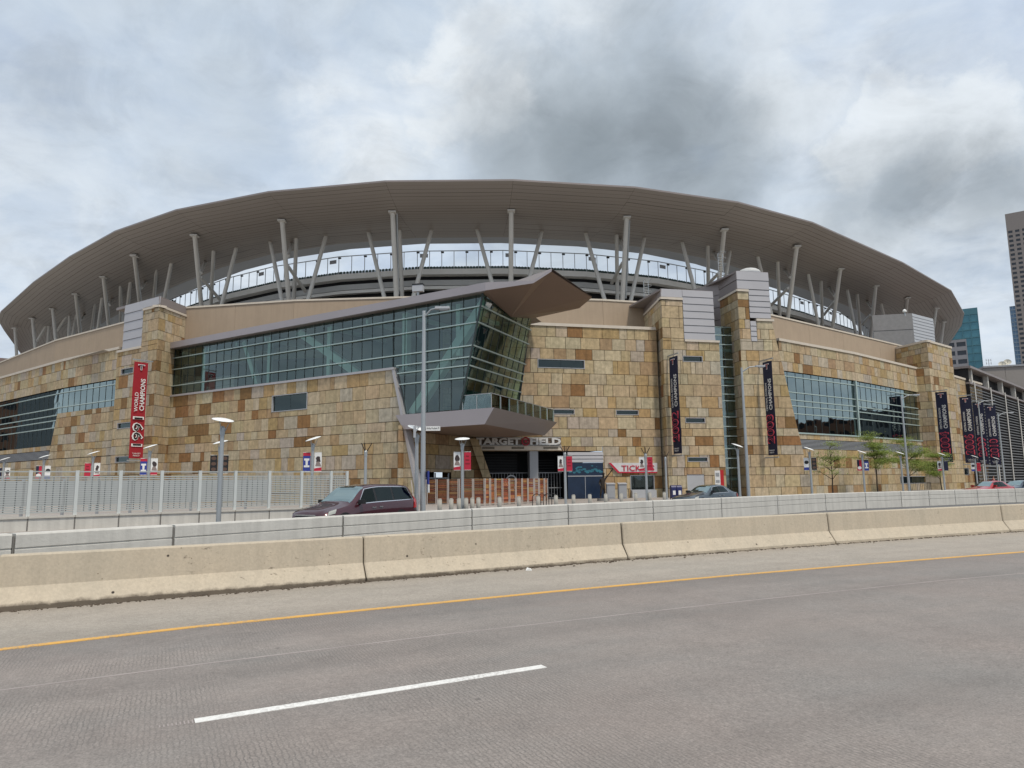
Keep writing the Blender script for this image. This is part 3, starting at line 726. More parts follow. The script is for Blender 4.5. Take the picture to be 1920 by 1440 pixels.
# shaded wall and office doors left of the gate
fE = Frame((-8.8, 60.2), (-4.6, 68.8))
stone_wall(fE, [rect(-1.5, fE.L+1, 0, 6.6)], [(1.0, 7.0, 0, 2.75)], wmin=1.6, wmax=2.6)
room(fE, .5, 7.2, 0, 2.8, 2.0)
dr = part('office_door', MB(), ltgrey_m, ST); b = MB()
for s_ in (1.1, 2.2, 4.6, 6.9): b.beam(fE.p(s_, .1, -.25), fE.p(s_, 2.7, -.25), .12, .12)
b.beam(fE.p(1.1, 2.25, -.25), fE.p(6.9, 2.25, -.25), .1, .1); part('frame', b, ltgrey_m, dr)
b = MB(); b.prism([fE.p(x, z, -.28) for x, z in rect(1.2, 2.1, .1, 2.2)], -fE.n*.04); part('door_leaf', b, blue_m, dr)
b = MB(); b.prism([fE.p(x, z, -.28) for x, z in rect(2.3, 6.8, .1, 2.2)], -fE.n*.03); part('pane', b, glassr_m, dr)
# gate recess
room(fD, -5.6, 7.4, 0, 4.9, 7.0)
b = MB(); b.poly([fD.p(-5.6, .11, .1), fD.p(7.3, .11, .1), fD.p(7.3, .11, -7), fD.p(-5.6, .11, -7)]); part('gate_floor', b, asph_m, ST)
b = MB(); b.beam(fD.p(.0, 0, -.4), fD.p(.0, 4.8, -.4), .85, .85, fD.n); part('gate_column', b, grey_m, ST)
gate = part('entrance_gate', MB(), black_m, ST); b = MB()
for k in range(40):
    s_ = -5+k*.3
    if s_ < -.5 or .6 < s_ < 3.2: b.beam(fD.p(s_, .1, -1.6), fD.p(s_, 2.7, -1.6), .035, .035)
for z in (.2, 1.2, 2.7): b.beam(fD.p(-5.2, z, -1.6), fD.p(3.3, z, -1.6), .07, .07)
part('gate_bars', b, grey_m, gate)
for s_ in (-4.75, -1.95):                     # team shields on the gate leaves
    b = MB(); q = []
    for k in range(18):
        a = 2*math.pi*k/18; q.append((s_+.62*math.cos(a)*(1 if math.sin(a) > -.2 else .8), 1.75+.78*math.sin(a)))
    b.prism([fD.p(x, z, -1.45) for x, z in q], -fD.n*.05); sh = part('shield', b, ltgrey_m, gate)
    b = MB(); b.prism([fD.p(s_+(x-s_)*.82, 1.75+(z-1.75)*.82, -1.43) for x, z in q], -fD.n*.02); part('shield_field', b, black_m, sh)
    put_text('letter', 'T', 1.1, fD.p(s_+.05, 1.72, -1.41), fD.ex, fD.ez, ltgrey_m, sh, .03); put_text('letter', 'C', 1.0, fD.p(s_-.05, 1.78, -1.41), fD.ex, fD.ez, ltgrey_m, sh, .02)
b = MB()
for k in range(14): b.beam(fD.p(1.0, .4+.28*k, -4.5), fD.p(3.4, .4+.28*k, -4.5), .05, .06)
for k in range(12): b.beam(fD.p(-5.3, 2.9+.16*k, -4.5), fD.p(-.6, 2.9+.16*k, -4.5), .05, .05)
part('rolling_shutter', b, mat('shutter_slat', (.06, .06, .065), .5, .4), ST)
b = MB(); b.prism([fD.p(x, z, .03) for x, z in rect(3.42, 7.12, .1, 3.62)], -fD.n*.2); scr = part('mural_panel', b, mat('mural_navy', (.008, .022, .055), .35, var=.3, scale=1.2), ST)
b = MB()
rnd = random.Random(3)
for k in range(46):
    x = rnd.uniform(3.6, 6.95); z = 2.55+.75*abs(math.sin(x*2.3))*rnd.random()+.12; w = rnd.uniform(.1, .4)
    b.prism([fD.p(x+w/2*math.cos(a), z+w*.28*math.sin(a), .034+.0004*k) for a in [k2*math.pi/4 for k2 in range(8)]], -fD.n*.002)
part('mural_print', b, mat('mural_teal', (.03, .16, .22), .4, var=.4, scale=4), scr)
b = MB(); b.prism([fD.p(x, z, .07) for x, z in rect(3.42, 7.12, 2.28, 2.36)], -fD.n*.06); b.prism([fD.p(x, z, .05) for x, z in rect(5.2, 5.24, .1, 2.28)], -fD.n*.03); part('rail', b, ltgrey_m, scr)
siding(fD, 3.45, 7.2, 3.66, 4.7, lav_m, .35)
# name board over the gate
bd = MB(); z0, z1 = 4.86, 6.15
bd.prism([fD.p(x, z, .30) for x, z in rect(-5.9, 2.75, z0, 5.30)], -fD.n*.26); sign = part('name_board', bd, cope_m, ST)
bd = MB(); bd.prism([fD.p(x, z, .22) for x, z in rect(-5.9, 2.75, 5.34, 6.12)], -fD.n*.1); part('backing_mesh', bd, mat('sign_mesh', (.17, .13, .10), .8), sign)
letter_m = mat('letter_metal', (.66, .65, .63), .45, .1)
put_text('lettering', 'TARGET', .82, fD.p(-3.62, 5.72, .45), fD.ex, fD.ez, letter_m, sign, .035, 4.35, .66, .07)
put_text('lettering', 'FIELD', .82, fD.p(1.08, 5.72, .45), fD.ex, fD.ez, letter_m, sign, .035, 3.15, .66, .07)
def ring(fr, s, z, r0, r1, off, n=28):
    b = MB()
    for k in range(n):
        a0, a1 = 2*math.pi*k/n, 2*math.pi*(k+1)/n
        b.prism([fr.p(s+r*math.cos(a), z+r*math.sin(a), off) for r, a in ((r0, a0), (r1, a0), (r1, a1), (r0, a1))], -fr.n*.06)
    return b
rd = mat('sign_red', (.33, .012, .03), .5)
part('emblem', ring(fD, -.92, 5.72, .29, .43, .47), rd, sign); part('emblem', ring(fD, -.92, 5.72, .001, .16, .47), rd, sign)
b = MB(); b.beam(fD.p(-5.8, 5.36, .4), fD.p(2.7, 5.36, .4), .05, .05); b.beam(fD.p(-5.8, 6.1, .35), fD.p(2.7, 6.1, .35), .05, .05); part('letter_rail', b, galv_m, sign)
b = MB()
for x0, x1 in ((-5.2, -4.0), (-2.3, -1.05), (.9, 2.4)): b.prism([fD.p(x, z, .33) for x, z in rect(x0, x1, 4.98, 5.20)], -fD.n*.03)
part('plate', b, mat('sign_plate', (.20, .17, .13), .7, var=.5, scale=14), sign)
# ticket fascia
p4 = [fD.px(*q) for q in ((1157, 887), (1231, 887), (1231, 868), (1140, 868))]
b = MB(); b.prism([fD.p(x, z, .18) for x, z in p4], -fD.n*.14); ts = part('ticket_sign', b, mat('sign_pale_grey', (.62, .62, .63), .6), ST)
b = MB(); b.prism([fD.p(x, z, .20) for x, z in (p4[0], p4[1], (p4[1][0], p4[1][1]+.13), (p4[0][0]-.08, p4[0][1]+.13))], -fD.n*.03)
b.prism([fD.p(x, z, .205) for x, z in (p4[0], (p4[0][0]+.3, p4[0][1]), (p4[3][0]+.25, p4[3][1]), p4[3])], -fD.n*.03); part('border', b, crimson_m, ts)
put_text('lettering', 'TICKETS', .75, fD.p((fD.px(1160, 879)[0]+fD.px(1229, 879)[0])/2, 3.06, .21), fD.ex, fD.ez, crimson_m, ts, .008, 3.55, .56)
# --- right towers and stair glass
r1h = [(fR1.px(x0, (y0+y1)/2)[0], fR1.px(x1, (y0+y1)/2)[0], fR1.px(x0, y1)[1], fR1.px(x0, y0)[1]) for x0, x1, y0, y1 in ((1280, 1317, 667, 678), (1285, 1322, 783, 793), (1289, 1327, 857, 866))]
door = (fR1.px(1289, 905)[0], fR1.px(1321, 905)[0], .1, 2.35); s1 = fR1.px(1357, 900)[0]; smr = fR1.px(1281, 600)[0]
s1 = fR1.px(1349, 650)[0]
stone_wall(fR1, [rect(0, s1, 0, 16.0), rect(0, smr, 16.0, 20.3)], r1h+[door])
for h in r1h: small_window(fR1, *h)
stone_wall(fR1l, [rect(0, fR1l.L, 0, 20.3)], wmin=.9, wmax=1.5)
sme = fR1.px(1339, 600)[0]
siding(fR1, smr+.03, sme, 16.2, 21.5, lav_m, .8); siding(fR1, 0, smr, 20.62, 21.5, lav_m, .9); siding(fR1l, 0, fR1l.L+.02, 20.62, 21.5, lavd_m, .9)  # left face gets the darker cladding, its shade put into the colour
coping(fR1, smr+.03, s1, 16.2, .22); coping(fR1, -.05, smr, 20.6, .25); coping(fR1l, 0, fR1l.L+.05, 20.6, .25)
b = MB(); b.prism([fR1.p(0, 21.5), fR1.p(sme, 21.5), fR1.p(sme, 21.5, -9), fR1.p(-.5, 21.5, -9)], (0, 0, -.2)); b.poly([fR1.p(sme, 0), fR1.p(sme, 0, -8), fR1.p(sme, 21.5, -8), fR1.p(sme, 21.5)]); part('tower_roof', b, lavd_m, ST)
b = MB(); b.prism([fR1.p(x, z, -.05) for x, z in rect(door[0], door[1], .1, 2.35)], -fR1.n*.06); part('steel_door', b, ltgrey_m, ST)
fS = Frame((20.5, 73.5), (23.5, 74.2)); slot = part('stair_window', MB(), mulld_m, ST)
rgs = rect(-.6, 3.7, 0, 17.9); zs = [0, 3.0, 4.0, 5.0, 6.3, 7.3, 8.3, 10.0, 10.7, 11.6, 12.4, 13.6, 14.4, 16.0, 17.0, 17.9]
glaze(fS, rgs, [-.6, 1.0, 2.15, 3.7], zs, glass('stair_glass', (.62, .86, .84), .20), slot); vb = MB(); bars(vb, fS, rgs, [1.0, 2.15], (), .07, .04, -.2); part('frame', vb, mulld_m, slot)
for z in zs[1:]:
    hb = MB(); bars(hb, fS, rgs, (), [z], .09, .1, -.17); part('mullion', hb, mull_m, slot)
room(fS, -.6, 3.7, 0, 18, 3.0, mat('stair_paint', (.50, .54, .54), .8))
b = MB()
for k in range(5): b.prism([fS.p(-.5, 2+3.4*k, -.5), fS.p(3.6, 2+3.4*k, -.5), fS.p(3.6, 2+3.4*k, -2.9), fS.p(-.5, 2+3.4*k, -2.9)], (0, 0, -.3))
part('landing', b, mat('landing_paint', (.3, .34, .34), .8), slot)
t0 = fR2.px(1460, 655); t1 = fR2.px(1507, 850); ks = (t1[0]-t0[0])/(t0[1]-t1[1]); edge = lambda z: t0[0]+ks*(t0[1]-z)
c1_ = fR2.px(1406, 600)[0]; c2_ = fR2.px(1420, 640)[0]; zc = fR2.px(1420, 602)[1]; zmid = fR2.px(1410, 640)[1]; ztop = fR2.px(1390, 547)[1]; zmt = fR2.px(1388, 508)[1]
stone_wall(fR2, [[(0, 0), (edge(0), 0), (edge(zmid), zmid), (0, zmid)], rect(0, c1_, zmid, ztop), [(c2_, zmid), (edge(zmid), zmid), (edge(zc), zc), (c2_, zc)]], courses=COURSES[:-1]+[20.5, 21.5, 22.5])
stone_wall(fR2l, [rect(0, fR2l.L, 0, ztop)], wmin=.9, wmax=1.6, courses=COURSES[:-1]+[20.5, 21.5, 22.5])
sR = fR2.px(1443, 560)[0]
siding(fR2, c1_+.03, c2_-.02, zmid, zc, lav_m, .6); siding(fR2, c1_+.03, sR, zc+.3, ztop+.28, lav_m, .62); siding(fR2, 0, sR, ztop+.3, zmt, lav_m, .95); siding(fR2l, 0, fR2l.L, ztop+.3, zmt, lavd_m, 1.2)  # receding left face coloured darker for the shade under the canopy
coping(fR2, c2_, edge(zc)+.2, zc+.25, .25); coping(fR2, -.05, c1_, ztop+.26, .24); coping(fR2l, 0, fR2l.L+.05, ztop+.26, .24)
b = MB(); b.prism([fR2.p(0, zmt), fR2.p(sR, zmt), fR2.p(sR, zmt, -10), fR2.p(-1, zmt, -9)], (0, 0, -.2)); b.poly([fR2.p(sR, zc), fR2.p(sR, zc, -10), fR2.p(sR, zmt, -10), fR2.p(sR, zmt)]); part('tower_roof', b, lavd_m, ST)
fR2b = Frame((19.6, 81.0), (23.3, 76.4)); siding(fR2b, 0, fR2b.L, 17.9, zmt-.1, lavd_m, 1.4)       # dark block between the towers
# --- right wall with its big window
for fr in (fH1, fH2):
    s0, s1 = 0, fr.L+(1.5 if fr is fH2 else 0)
    reg = [rect(s0, s1, 14.0, 17.4), rect(s0, s1, 0, 5.2), rect(s0, s1, 6.3, 7.0)]
    stone_wall(fr, reg, [(fr.px(1688, 900)[0], fr.px(1742, 900)[0], 1.0, 2.0)] if fr is fH2 else []); coping(fr, s0, s1, 17.7)
    if fr is fH2: small_window(fr, fr.px(1688, 900)[0], fr.px(1742, 900)[0], 1.0, 2.0, 4)
    w = part('strip_window', MB(), mulld_m, ST); rg = rect(s0, s1, 7.0, 14.0); n = round((s1-s0)/1.55); sv = [s0+(s1-s0)*k/n for k in range(n+1)]
    glaze(fr, rg, sv, ROWS, glassh_m, w); vb = MB(); bars(vb, fr, rg, sv, (), .05, .04, -.21); part('frame', vb, mulld_m, w)
    for z in ROWS[1:-1]:
        hb = MB(); bars(hb, fr, rg, (), [z], .11, .22); part('mullion', hb, mull_m, w)
    hb = MB(); hb.prism([fr.p(x, z, .1) for x, z in rect(s0, s1, 6.9, 7.06)], -fr.n*.4)
    if fr is fH1: hb.beam(fr.p(s1-.05, 7.0, 0), fr.p(s1-.05, 14, 0), .25, .2, fr.n)
    part('sill', hb, mull_m, w)
    room(fr, s0, s1, 6.8, 14.2, 3.5)
    lv = MB()
    for k in range(7): lv.prism([fr.p(x, z, -.02) for x, z in rect(s0, s1, 5.26+k*.15, 5.34+k*.15)], -fr.n*.12)
    part('louvre', lv, grey_m, ST); bb = MB(); bb.poly([fr.p(x, z, -.2) for x, z in rect(s0, s1, 5.2, 6.3)]); part('louvre_recess', bb, dark_m, ST)
# --- far right tower, end wall
stone_wall(fR3, [[(0, 0), (fR3.px(1812, 915)[0], 0), (fR3.px(1783, 648)[0], 21.2), (0, 21.2)]], courses=COURSES[:-1]+[20.4, 21.2]); coping(fR3, -.05, fR3.px(1783, 648)[0], 21.5)
stone_wall(fR3l, [rect(-1.5, fR3l.L, 0, 17.6)], wmin=.9, wmax=1.6)
fR3u = Frame((57.6, 110), (60.0, 101.0)); stone_wall(fR3u, [rect(0, fR3u.L, 17.4, 21.2)], wmin=.9, wmax=1.6); coping(fR3u, 0, fR3u.L, 21.5)
fJ = Frame((66.3, 107.2), (76.5, 116.6)); sj = fJ.px(1850, 880)[0]
stone_wall(fJ, [[(-2, 0), (fJ.px(1856, 915)[0], 0), (fJ.px(1841, 725)[0], fJ.px(1841, 722)[1]), (-2, fJ.px(1841, 722)[1])]], [(fJ.px(1803, 887)[0], fJ.px(1817, 887)[0], 2.1, 3.2), (fJ.px(1843, 890)[0], fJ.px(1852, 890)[0], 1.7, 2.5)])
small_window(fJ, fJ.px(1803, 887)[0], fJ.px(1817, 887)[0], 2.1, 3.2); small_window(fJ, fJ.px(1843, 890)[0], fJ.px(1852, 890)[0], 1.7, 2.5)
coping(fJ, -2, fJ.px(1841, 725)[0], fJ.px(1841, 722)[1]+.3)
# rooftop plant box on the right
fM = Frame(tuple(at_y(1711, 600, 115).xy), tuple(at_y(1711, 600, 115).xy+Vector((6.0, 4.3)))); zM = fM.px(1712, 588)[1]
fMl = Frame(tuple((fM.O.xy+Vector((-6.0, 1.2)))), tuple(fM.O.xy))
siding(fM, 0, fM.L, 18, zM, ltgrey_m, .55); siding(fMl, 0, fMl.L, 18, zM, mat('plant_shaded_grey', (.24, .235, .235), .6), 3.0)  # left side coloured darker, as the side turned from the sun
b = MB(); b.prism([fM.p(0, zM), fM.p(fM.L, zM), fM.p(fM.L, zM, -6), fMl.p(0, zM)], (0, 0, -.2)); part('plant_roof', b, grey_m, ST)
# --- tan stucco band above the stone
BG = [(-125, 152), (-83.1, 113.7), (-63, 96.5), (-48.3, 86.4), (-38.0, 79.4), (-24, 76.6), (-11.85, 75.75), (0, 76.3), (10.3, 77.9), (15.4, 79.3), (24, 82.2), (32.1, 86.1), (46.0, 96.9), (63.1, 110.3), (78, 124), (92, 139)]
for k in range(len(BG)-1):
    fr = Frame(BG[k], BG[k+1]); L = fr.L
    zt_ = 22.0 if k < 13 else 18.6
    n = max(1, round(L/9)); bb = MB()
    for j in range(n): bb.prism([fr.p(x, z, 0) for x, z in rect(L*j/n+.012, L*(j+1)/n-.012, 15.5, zt_-.12)], -fr.n*.4)
    w = part('stucco_band', bb, stucco_m, ST)
    cb = MB(); cb.prism([fr.p(x, z, .08) for x, z in rect(0, L, zt_-.12, zt_+.08)], -fr.n*.6); part('band_cap', cb, cope_m, ST)
    cb = MB(); cb.prism([fr.p(x, z, .05) for x, z in rect(0, L, zt_-.12, zt_+.0)], -fr.n*14); part('upper_terrace', cb, terr_m, ST)
# flat roofs closing the gap between stone wall and stucco band
b = MB()
b.poly([(*q, 17.45) for q in ((-47, 80.5), (-45, 90), (-85, 117), (-105, 128), A3, A2)]); b.poly([(*q, 17.45) for q in (H0, H1, H2, (66, 109), (66, 114), (32, 88), (24, 84))]); b.poly([(*q, 17.45) for q in ((-6, 68.6), (15.3, 73), (15.3, 80), (-10, 77))])
part('low_roof', b, terr_m, ST)
# --- canopy ring
EDGE = [(26, 645), (8, 620), (-4, 600), (1, 585), (62, 530), (130, 482), (215, 434.5), (330, 394.5), (503, 360.6), (723, 340.6), (962, 338.4), (1191, 352), (1384, 380), (1524, 418), (1693, 493), (1784, 545.6), (1808, 588), (1803, 610), (1787, 634)]
OUT = [on_z(x, y, 37.8).xy for x, y in EDGE]
OUT = [OUT[0]+(OUT[0]-OUT[1])*1.5]+OUT+[OUT[-1]+(OUT[-1]-OUT[-2])*1.5]
def inward(k):
    a = OUT[max(k-1, 0)]; c = OUT[min(k+1, len(OUT)-1)]; t = (c-a).normalized(); return Vector((-t.y, t.x))
NR = [inward(k) for k in range(len(OUT))]
def rp(k, d, z): q = OUT[k]+NR[k]*d; return Vector((q.x, q.y, z))
canopy = part('canopy', MB(), canopy_m, ST)
OUT2 = [on_z(x, y, 38.7).xy for x, y in EDGE]
OUT2 = [OUT2[0]+(OUT2[0]-OUT2[1])*1.5]+OUT2+[OUT2[-1]+(OUT2[-1]-OUT2[-2])*1.5]
def cs(k, t):                                # soffit surface: upswept rim, flat towards the bowl
    q = OUT2[k].lerp(rp(k, 16.85, 0).xy, t); z = 36.68+2.0*max(0, 1-t/.62)**2
    return Vector((q.x, q.y, z))
back_m = mat('canopy_gap', (.05, .045, .04), .9); NS = 24
for k in range(len(OUT)-1):
    b = MB(); g = MB(); e = .0008
    for j in range(NS):
        t0_, t1_ = j/NS, (j+1)/NS; dz = Vector((0, 0, random.uniform(-.012, .012))); up_ = Vector((0, 0, .12)); ge = .055/NS
        b.poly([cs(k, t0_).lerp(cs(k+1, t0_), e)+dz, cs(k, t1_-ge).lerp(cs(k+1, t1_-ge), e)+dz, cs(k, t1_-ge).lerp(cs(k+1, t1_-ge), 1-e)+dz, cs(k, t0_).lerp(cs(k+1, t0_), 1-e)+dz])
        g.poly([cs(k, t0_)+up_, cs(k, t1_)+up_, cs(k+1, t1_)+up_, cs(k+1, t0_)+up_])
    part('soffit_panel', b, canopy_m, canopy); part('panel_backing', g, back_m, canopy)
    b = MB(); b.poly([rp(k, 16.85, 36.68), rp(k, 16.85, 37.35), rp(k+1, 16.85, 37.35), rp(k+1, 16.85, 36.68)]); b.poly([rp(k, 16.85, 37.35), rp(k, 20.9, 37.2), rp(k+1, 20.9, 37.2), rp(k+1, 16.85, 37.35)]); b.poly([rp(k, 20.9, 37.2), rp(k, 20.9, 37.7), rp(k+1, 20.9, 37.7), rp(k+1, 20.9, 37.2)])
    part('inner_soffit', b, canopy2_m, canopy)
    b = MB(); o0, o1 = cs(k, 0), cs(k+1, 0); o2 = Vector((0, 0, .2)); b.poly([o0-o2*.1, o1-o2*.1, o1+o2, o0+o2]); b.poly([o0+o2, o1+o2, rp(k+1, 6, 39.3), rp(k, 6, 39.3)]); b.poly([rp(k, 6, 39.3), rp(k+1, 6, 39.3), rp(k+1, 20.9, 37.7), rp(k, 20.9, 37.7)])
    part('roof_panel', b, lavd_m, canopy)
# --- columns and braces
def ringpt(px, py, d):                     # point of the picture on the vertical ring d metres inside the canopy edge
    v = ray(px, py); best = None
    for k in range(2, len(OUT)-3):
        a = rp(k, d, 0).xy; c = rp(k+1, d, 0).xy; e = c-a
        det = v.x*(-e.y)+e.x*v.y
        if abs(det) < 1e-9: continue
        t = (a.x*(-e.y)+e.x*a.y)/det; s_ = (v.x*a.y-v.y*a.x)/det
        if t > 0 and -.02 <= s_ <= 1.02 and (best is None or t < best): best = t
    return CAM+v*best if best else None
def column(top, bot, w, dt=None, db=11.2, ext=3.0, ztop=37.0, name='column'):
    a = on_z(*top, ztop) if dt is None else ringpt(*top, dt)
    c = ringpt(*bot, db)
    if a is None: a = on_z(*top, 37.0)
    if c is None: c = at_y(*bot, a.y+1.5)
    c = c+(c-a).normalized()*ext; b = MB(); b.tube(a, c, w*.5, w*.55, 10)
    o = part(name, b, steel_m, ST, smooth=False)
    if name == 'column':
        b = MB(); b.box(a+Vector((0, 0, -.12)), (w*1.6, w*1.6, .2)); part('capital', b, steel_m, o)
for t_, b_ in (((28, 615), (31, 662)), ((61, 597), (66, 650)), ((99, 579), (104.5, 635)), ((142, 551), (150, 622)), ((194, 519), (204, 609)), ((252, 479), (261, 557)), ((365, 441), (377, 569)), ((529, 413), (541.5, 562)), ((736, 397), (743, 554)), ((958.5, 394.5), (958, 516)), ((1175, 406.7), (1167, 561)), ((1358, 430), (1350, 510)), ((1494, 461.6), (1477.5, 593)), ((1575.6, 504), (1562, 608)), ((1642, 535.6), (1633, 629)), ((1701, 558), (1697, 610)), ((1755, 578), (1749, 622)), ((1769, 603.6), (1764.5, 641))):
    column(t_, b_, .62)
for t_, b_ in (((506, 450), (529, 564)), ((612, 439), (578, 561)), ((690, 432), (720, 555)), ((810, 428), (781, 535)), ((893.5, 427), (920.6, 523)), ((1017, 431), (996.5, 507)), ((1097, 434), (1133, 560)), ((1209, 443), (1183, 562)), ((1278, 451), (1301, 538)), ((1369, 467.6), (1361, 518)), ((1420, 478), (1446, 588)), ((1515, 511), (1533, 602)), ((1588, 540), (1604, 621.7)), ((1651, 566), (1657, 591)), ((444, 461), (415, 574)), ((322, 490), (310, 552)), ((245, 525), (241, 560)), ((192, 555), (184, 615)), ((144, 587), (137, 626))):
    column(t_, b_, .54, db=12.0, name='raking_column')
for t_, b_ in (((401, 466), (395, 572)), ((294, 500), (289, 552)), ((226, 532), (226, 605)), ((179, 565), (172, 615)), ((131, 589), (129, 627)), ((92, 609), (90, 640)), ((556, 443), (551, 562)), ((749, 428), (754, 554)), ((1156, 436.5), (1157.6, 558)), ((1327, 457), (1328, 526)), ((1458, 487), (1462, 590)), ((1539.4, 523.5), (1542, 603.6)), ((1607, 548), (1613, 623)), ((1663, 572), (1665, 612))):
    column(t_, b_, .54, db=15.5, name='inner_column')
for t_, b_, d0, d1 in (((395, 467), (376, 512), 16.3, 10.6), ((377, 520), (415, 565), 10.6, 15.6), ((290, 500), (265, 540), 16.3, 10.6), ((222, 535), (205, 572), 16, 10.6), ((175, 565), (152, 600), 16, 10.6), ((127, 589), (107, 620), 16, 10.6), ((87, 610), (69, 640), 16, 10.6), ((551, 442), (540, 480), 16.3, 10.4), ((540, 499), (573, 547), 10.4, 15.6), ((1159, 436), (1172, 475), 16.3, 10.4), ((1167, 493), (1147, 531), 10.4, 15.6), ((1331, 457), (1351, 497), 16.3, 10.4), ((1348, 512), (1322, 538), 10.4, 15.6), ((1459, 486), (1482, 520), 16.3, 10.4), ((1478, 540), (1446, 572), 10.4, 15.6), ((1545, 523.5), (1565, 555), 16.3, 10.4), ((1565, 565), (1545, 590), 10.4, 15.6), ((1613, 548), (1635, 578), 16, 10.4), ((1632, 590), (1613, 612), 10.4, 15.6)):
    column(t_, b_, .46, dt=d0, db=d1, ext=0, name='brace')
b = MB()                                     # rain pipes beside two of the columns
for t_, b_ in (((744, 400), (747, 552)), ((1180, 412), (1173, 560))):
    b.tube(on_z(*t_, 37.0), ringpt(*b_, 11.4), .14, .14, 8)
part('drain_pipe', b, galv_m, ST)
# --- upper deck: beams, rear railing, seat backs
def ringband(d0, z0, z1, dep, m, name, ks=None):
    b = MB()
    for k in range(3, len(OUT)-3):
        b.faces([rp(k, d0, z0), rp(k+1, d0, z0), rp(k+1, d0, z1), rp(k, d0, z1), rp(k, d0+dep, z0), rp(k+1, d0+dep, z0), rp(k+1, d0+dep, z1), rp(k, d0+dep, z1)], [(0, 1, 2, 3), (3, 2, 6, 7), (1, 0, 4, 5), (5, 4, 7, 6)])
    return part(name, b, m, ST)
ringband(17.4, 31.45, 32.25, 1.2, beam_m, 'deck_edge_beam'); ringband(18.4, 30.1, 30.9, 1.2, beamd_m, 'riser_beam'); ringband(18.2, 29.5, 29.95, .8, beam_m, 'deck_beam'); ringband(20.2, 28.6, 29.3, 1.0, beamd_m, 'riser_beam'); ringband(17.8, 26.3, 26.8, .8, beam_m, 'deck_beam')
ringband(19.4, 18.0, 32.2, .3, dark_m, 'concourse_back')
ringband(14.5, 18.0, 18.2, 8, beamd_m, 'concourse_floor')
rail = part('deck_railing', MB(), galv_m, ST); b = MB(); g = MB(); cap = MB(); seat = MB(); plates = MB()
seats_m = mat('green_seat', (.03, .06, .05), .6)
cnt = 0
for k in range(4, len(OUT)-4):
    a = rp(k, 17.5, 0); c = rp(k+1, 17.5, 0); L = (c-a).length; n = max(1, round(L/1.85)); d = (c-a)/L; ang = math.atan2(d.y, d.x)
    for j in range(n):
        p = a+d*(L*j/n); b = MB(); b.beam(p+Vector((0, 0, 32.2)), p+Vector((0, 0, 34.9)), .09, .09); part('baluster', b, galv_m, rail)
        if cnt % 2 == 0: cap = MB(); cap.box(p+Vector((.1, 0, 34.72)), (.42, .2, .2), ang); part('speaker', cap, black_m, rail)
        if cnt % 7 == 3: plates = MB(); plates.box(p+d*.95+Vector((0, 0, 34.25)), (1.15, .05, .55), ang); part('plate', plates, grey_m, rail)
        cnt += 1
        m_ = 4
        for q in range(m_):
            x = p+d*(L/n*(q+.5)/m_); nx = Vector((-d.y, d.x, 0))*.25
            seat.prism([x-d*.21+Vector((0, 0, 32.25))+nx, x+d*.21+Vector((0, 0, 32.25))+nx, x+d*.21+Vector((0, 0, 32.66))+nx, x+Vector((0, 0, 32.74))+nx, x-d*.21+Vector((0, 0, 32.66))+nx], nx*.3)
    g.beam(a+Vector((0, 0, 34.94)), c+Vector((0, 0, 34.94)), .12, .1)
part('top_rail', g, galv_m, rail)
o = part('seat_row', seat, seats_m, ST); o['kind'] = 'stuff'
# --- now the stones and panes: the largest as pieces of their own, the rest joined
STONES.sort(key=lambda q: -q[0])
for px_, P_, d_, col, wall in STONES[:300]:
    b = MB(); b.prism(P_, d_, col, False); part('stone', b, stone_m, wall)
b = MB()
for px_, P_, d_, col, wall in STONES[300:]: b.prism(P_, d_, col, False)
if b.v: part('stone_facing', b, stone_m, ST, kind='stuff')
PANES.sort(key=lambda q: -q[0])
for px_, P_, d_, m_, win_ in PANES[:300]:
    b = MB(); b.poly(P_); part('pane', b, m_, win_)
byw = {}
for px_, P_, d_, m_, win_ in PANES[300:]: byw.setdefault(m_.name, MB()).poly(P_)
for nm, b in byw.items(): part('glazing', b, bpy.data.materials[nm], ST, kind='stuff')
print('stones', len(STONES), 'panes', len(PANES))

# ------------------------------------------------------------------ barriers and walls along the roads
PROFB = [(0, -.02), (0, .075), (.185, .335), (.215, .785), (.235, .81), (.375, .81), (.395, .785), (.425, .335), (.61, .075), (.61, -.02)]
blab = ['concrete road barrier running out of view past the left end', 'concrete road barrier out beyond the left end of the row', 'tan concrete barrier, longest in view, below the slatted fence and disc lamps', 'tan concrete barrier below the wooden screen and bollards, litter at its foot', 'tan concrete barrier with a black scrape, below the ticket windows and dark wagon', 'tan concrete barrier with scuffed face, below the street trees', 'tan concrete barrier only partly in view past the last dark joint', 'concrete road barrier farther along beyond the last joint', 'concrete road barrier at the far end of the row']
for k in range(len(BAR)-1):
    a, c = Vector(BAR[k]), Vector(BAR[k+1]); d = (c-a).normalized(); nrm = Vector((-d.y, d.x)); mb = MB()
    pa = offs(BAR, 0)
    secs = []
    for e, f in ((.013, .02), (.035, 0), ((c-a).length-.035, 0), ((c-a).length-.013, .02)):
        p = a+d*e; z = zr(p.x)
        secs.append([Vector((*(p+nrm*(min(max(q+f, f), .61-f))), z+h-(f if h > .7 else 0))) for q, h in PROFB])
    n = len(PROFB); vs = [q for s_ in secs for q in s_]
    fs = [(j*n+i, (j+1)*n+i, (j+1)*n+(i+1) % n, j*n+(i+1) % n) for j in range(3) for i in range(n)]+[tuple(range(n)), tuple(range(4*n-1, 3*n-1, -1))]
    mb.faces(vs, fs); o = link('concrete_barrier', mb.mesh('concrete_barrier', barrier_m)); tag(o, blab[k], 'barrier', 'concrete barriers along the road')
b = MB()                                       # grit that has collected along the foot of the barriers
rnd = random.Random(5)
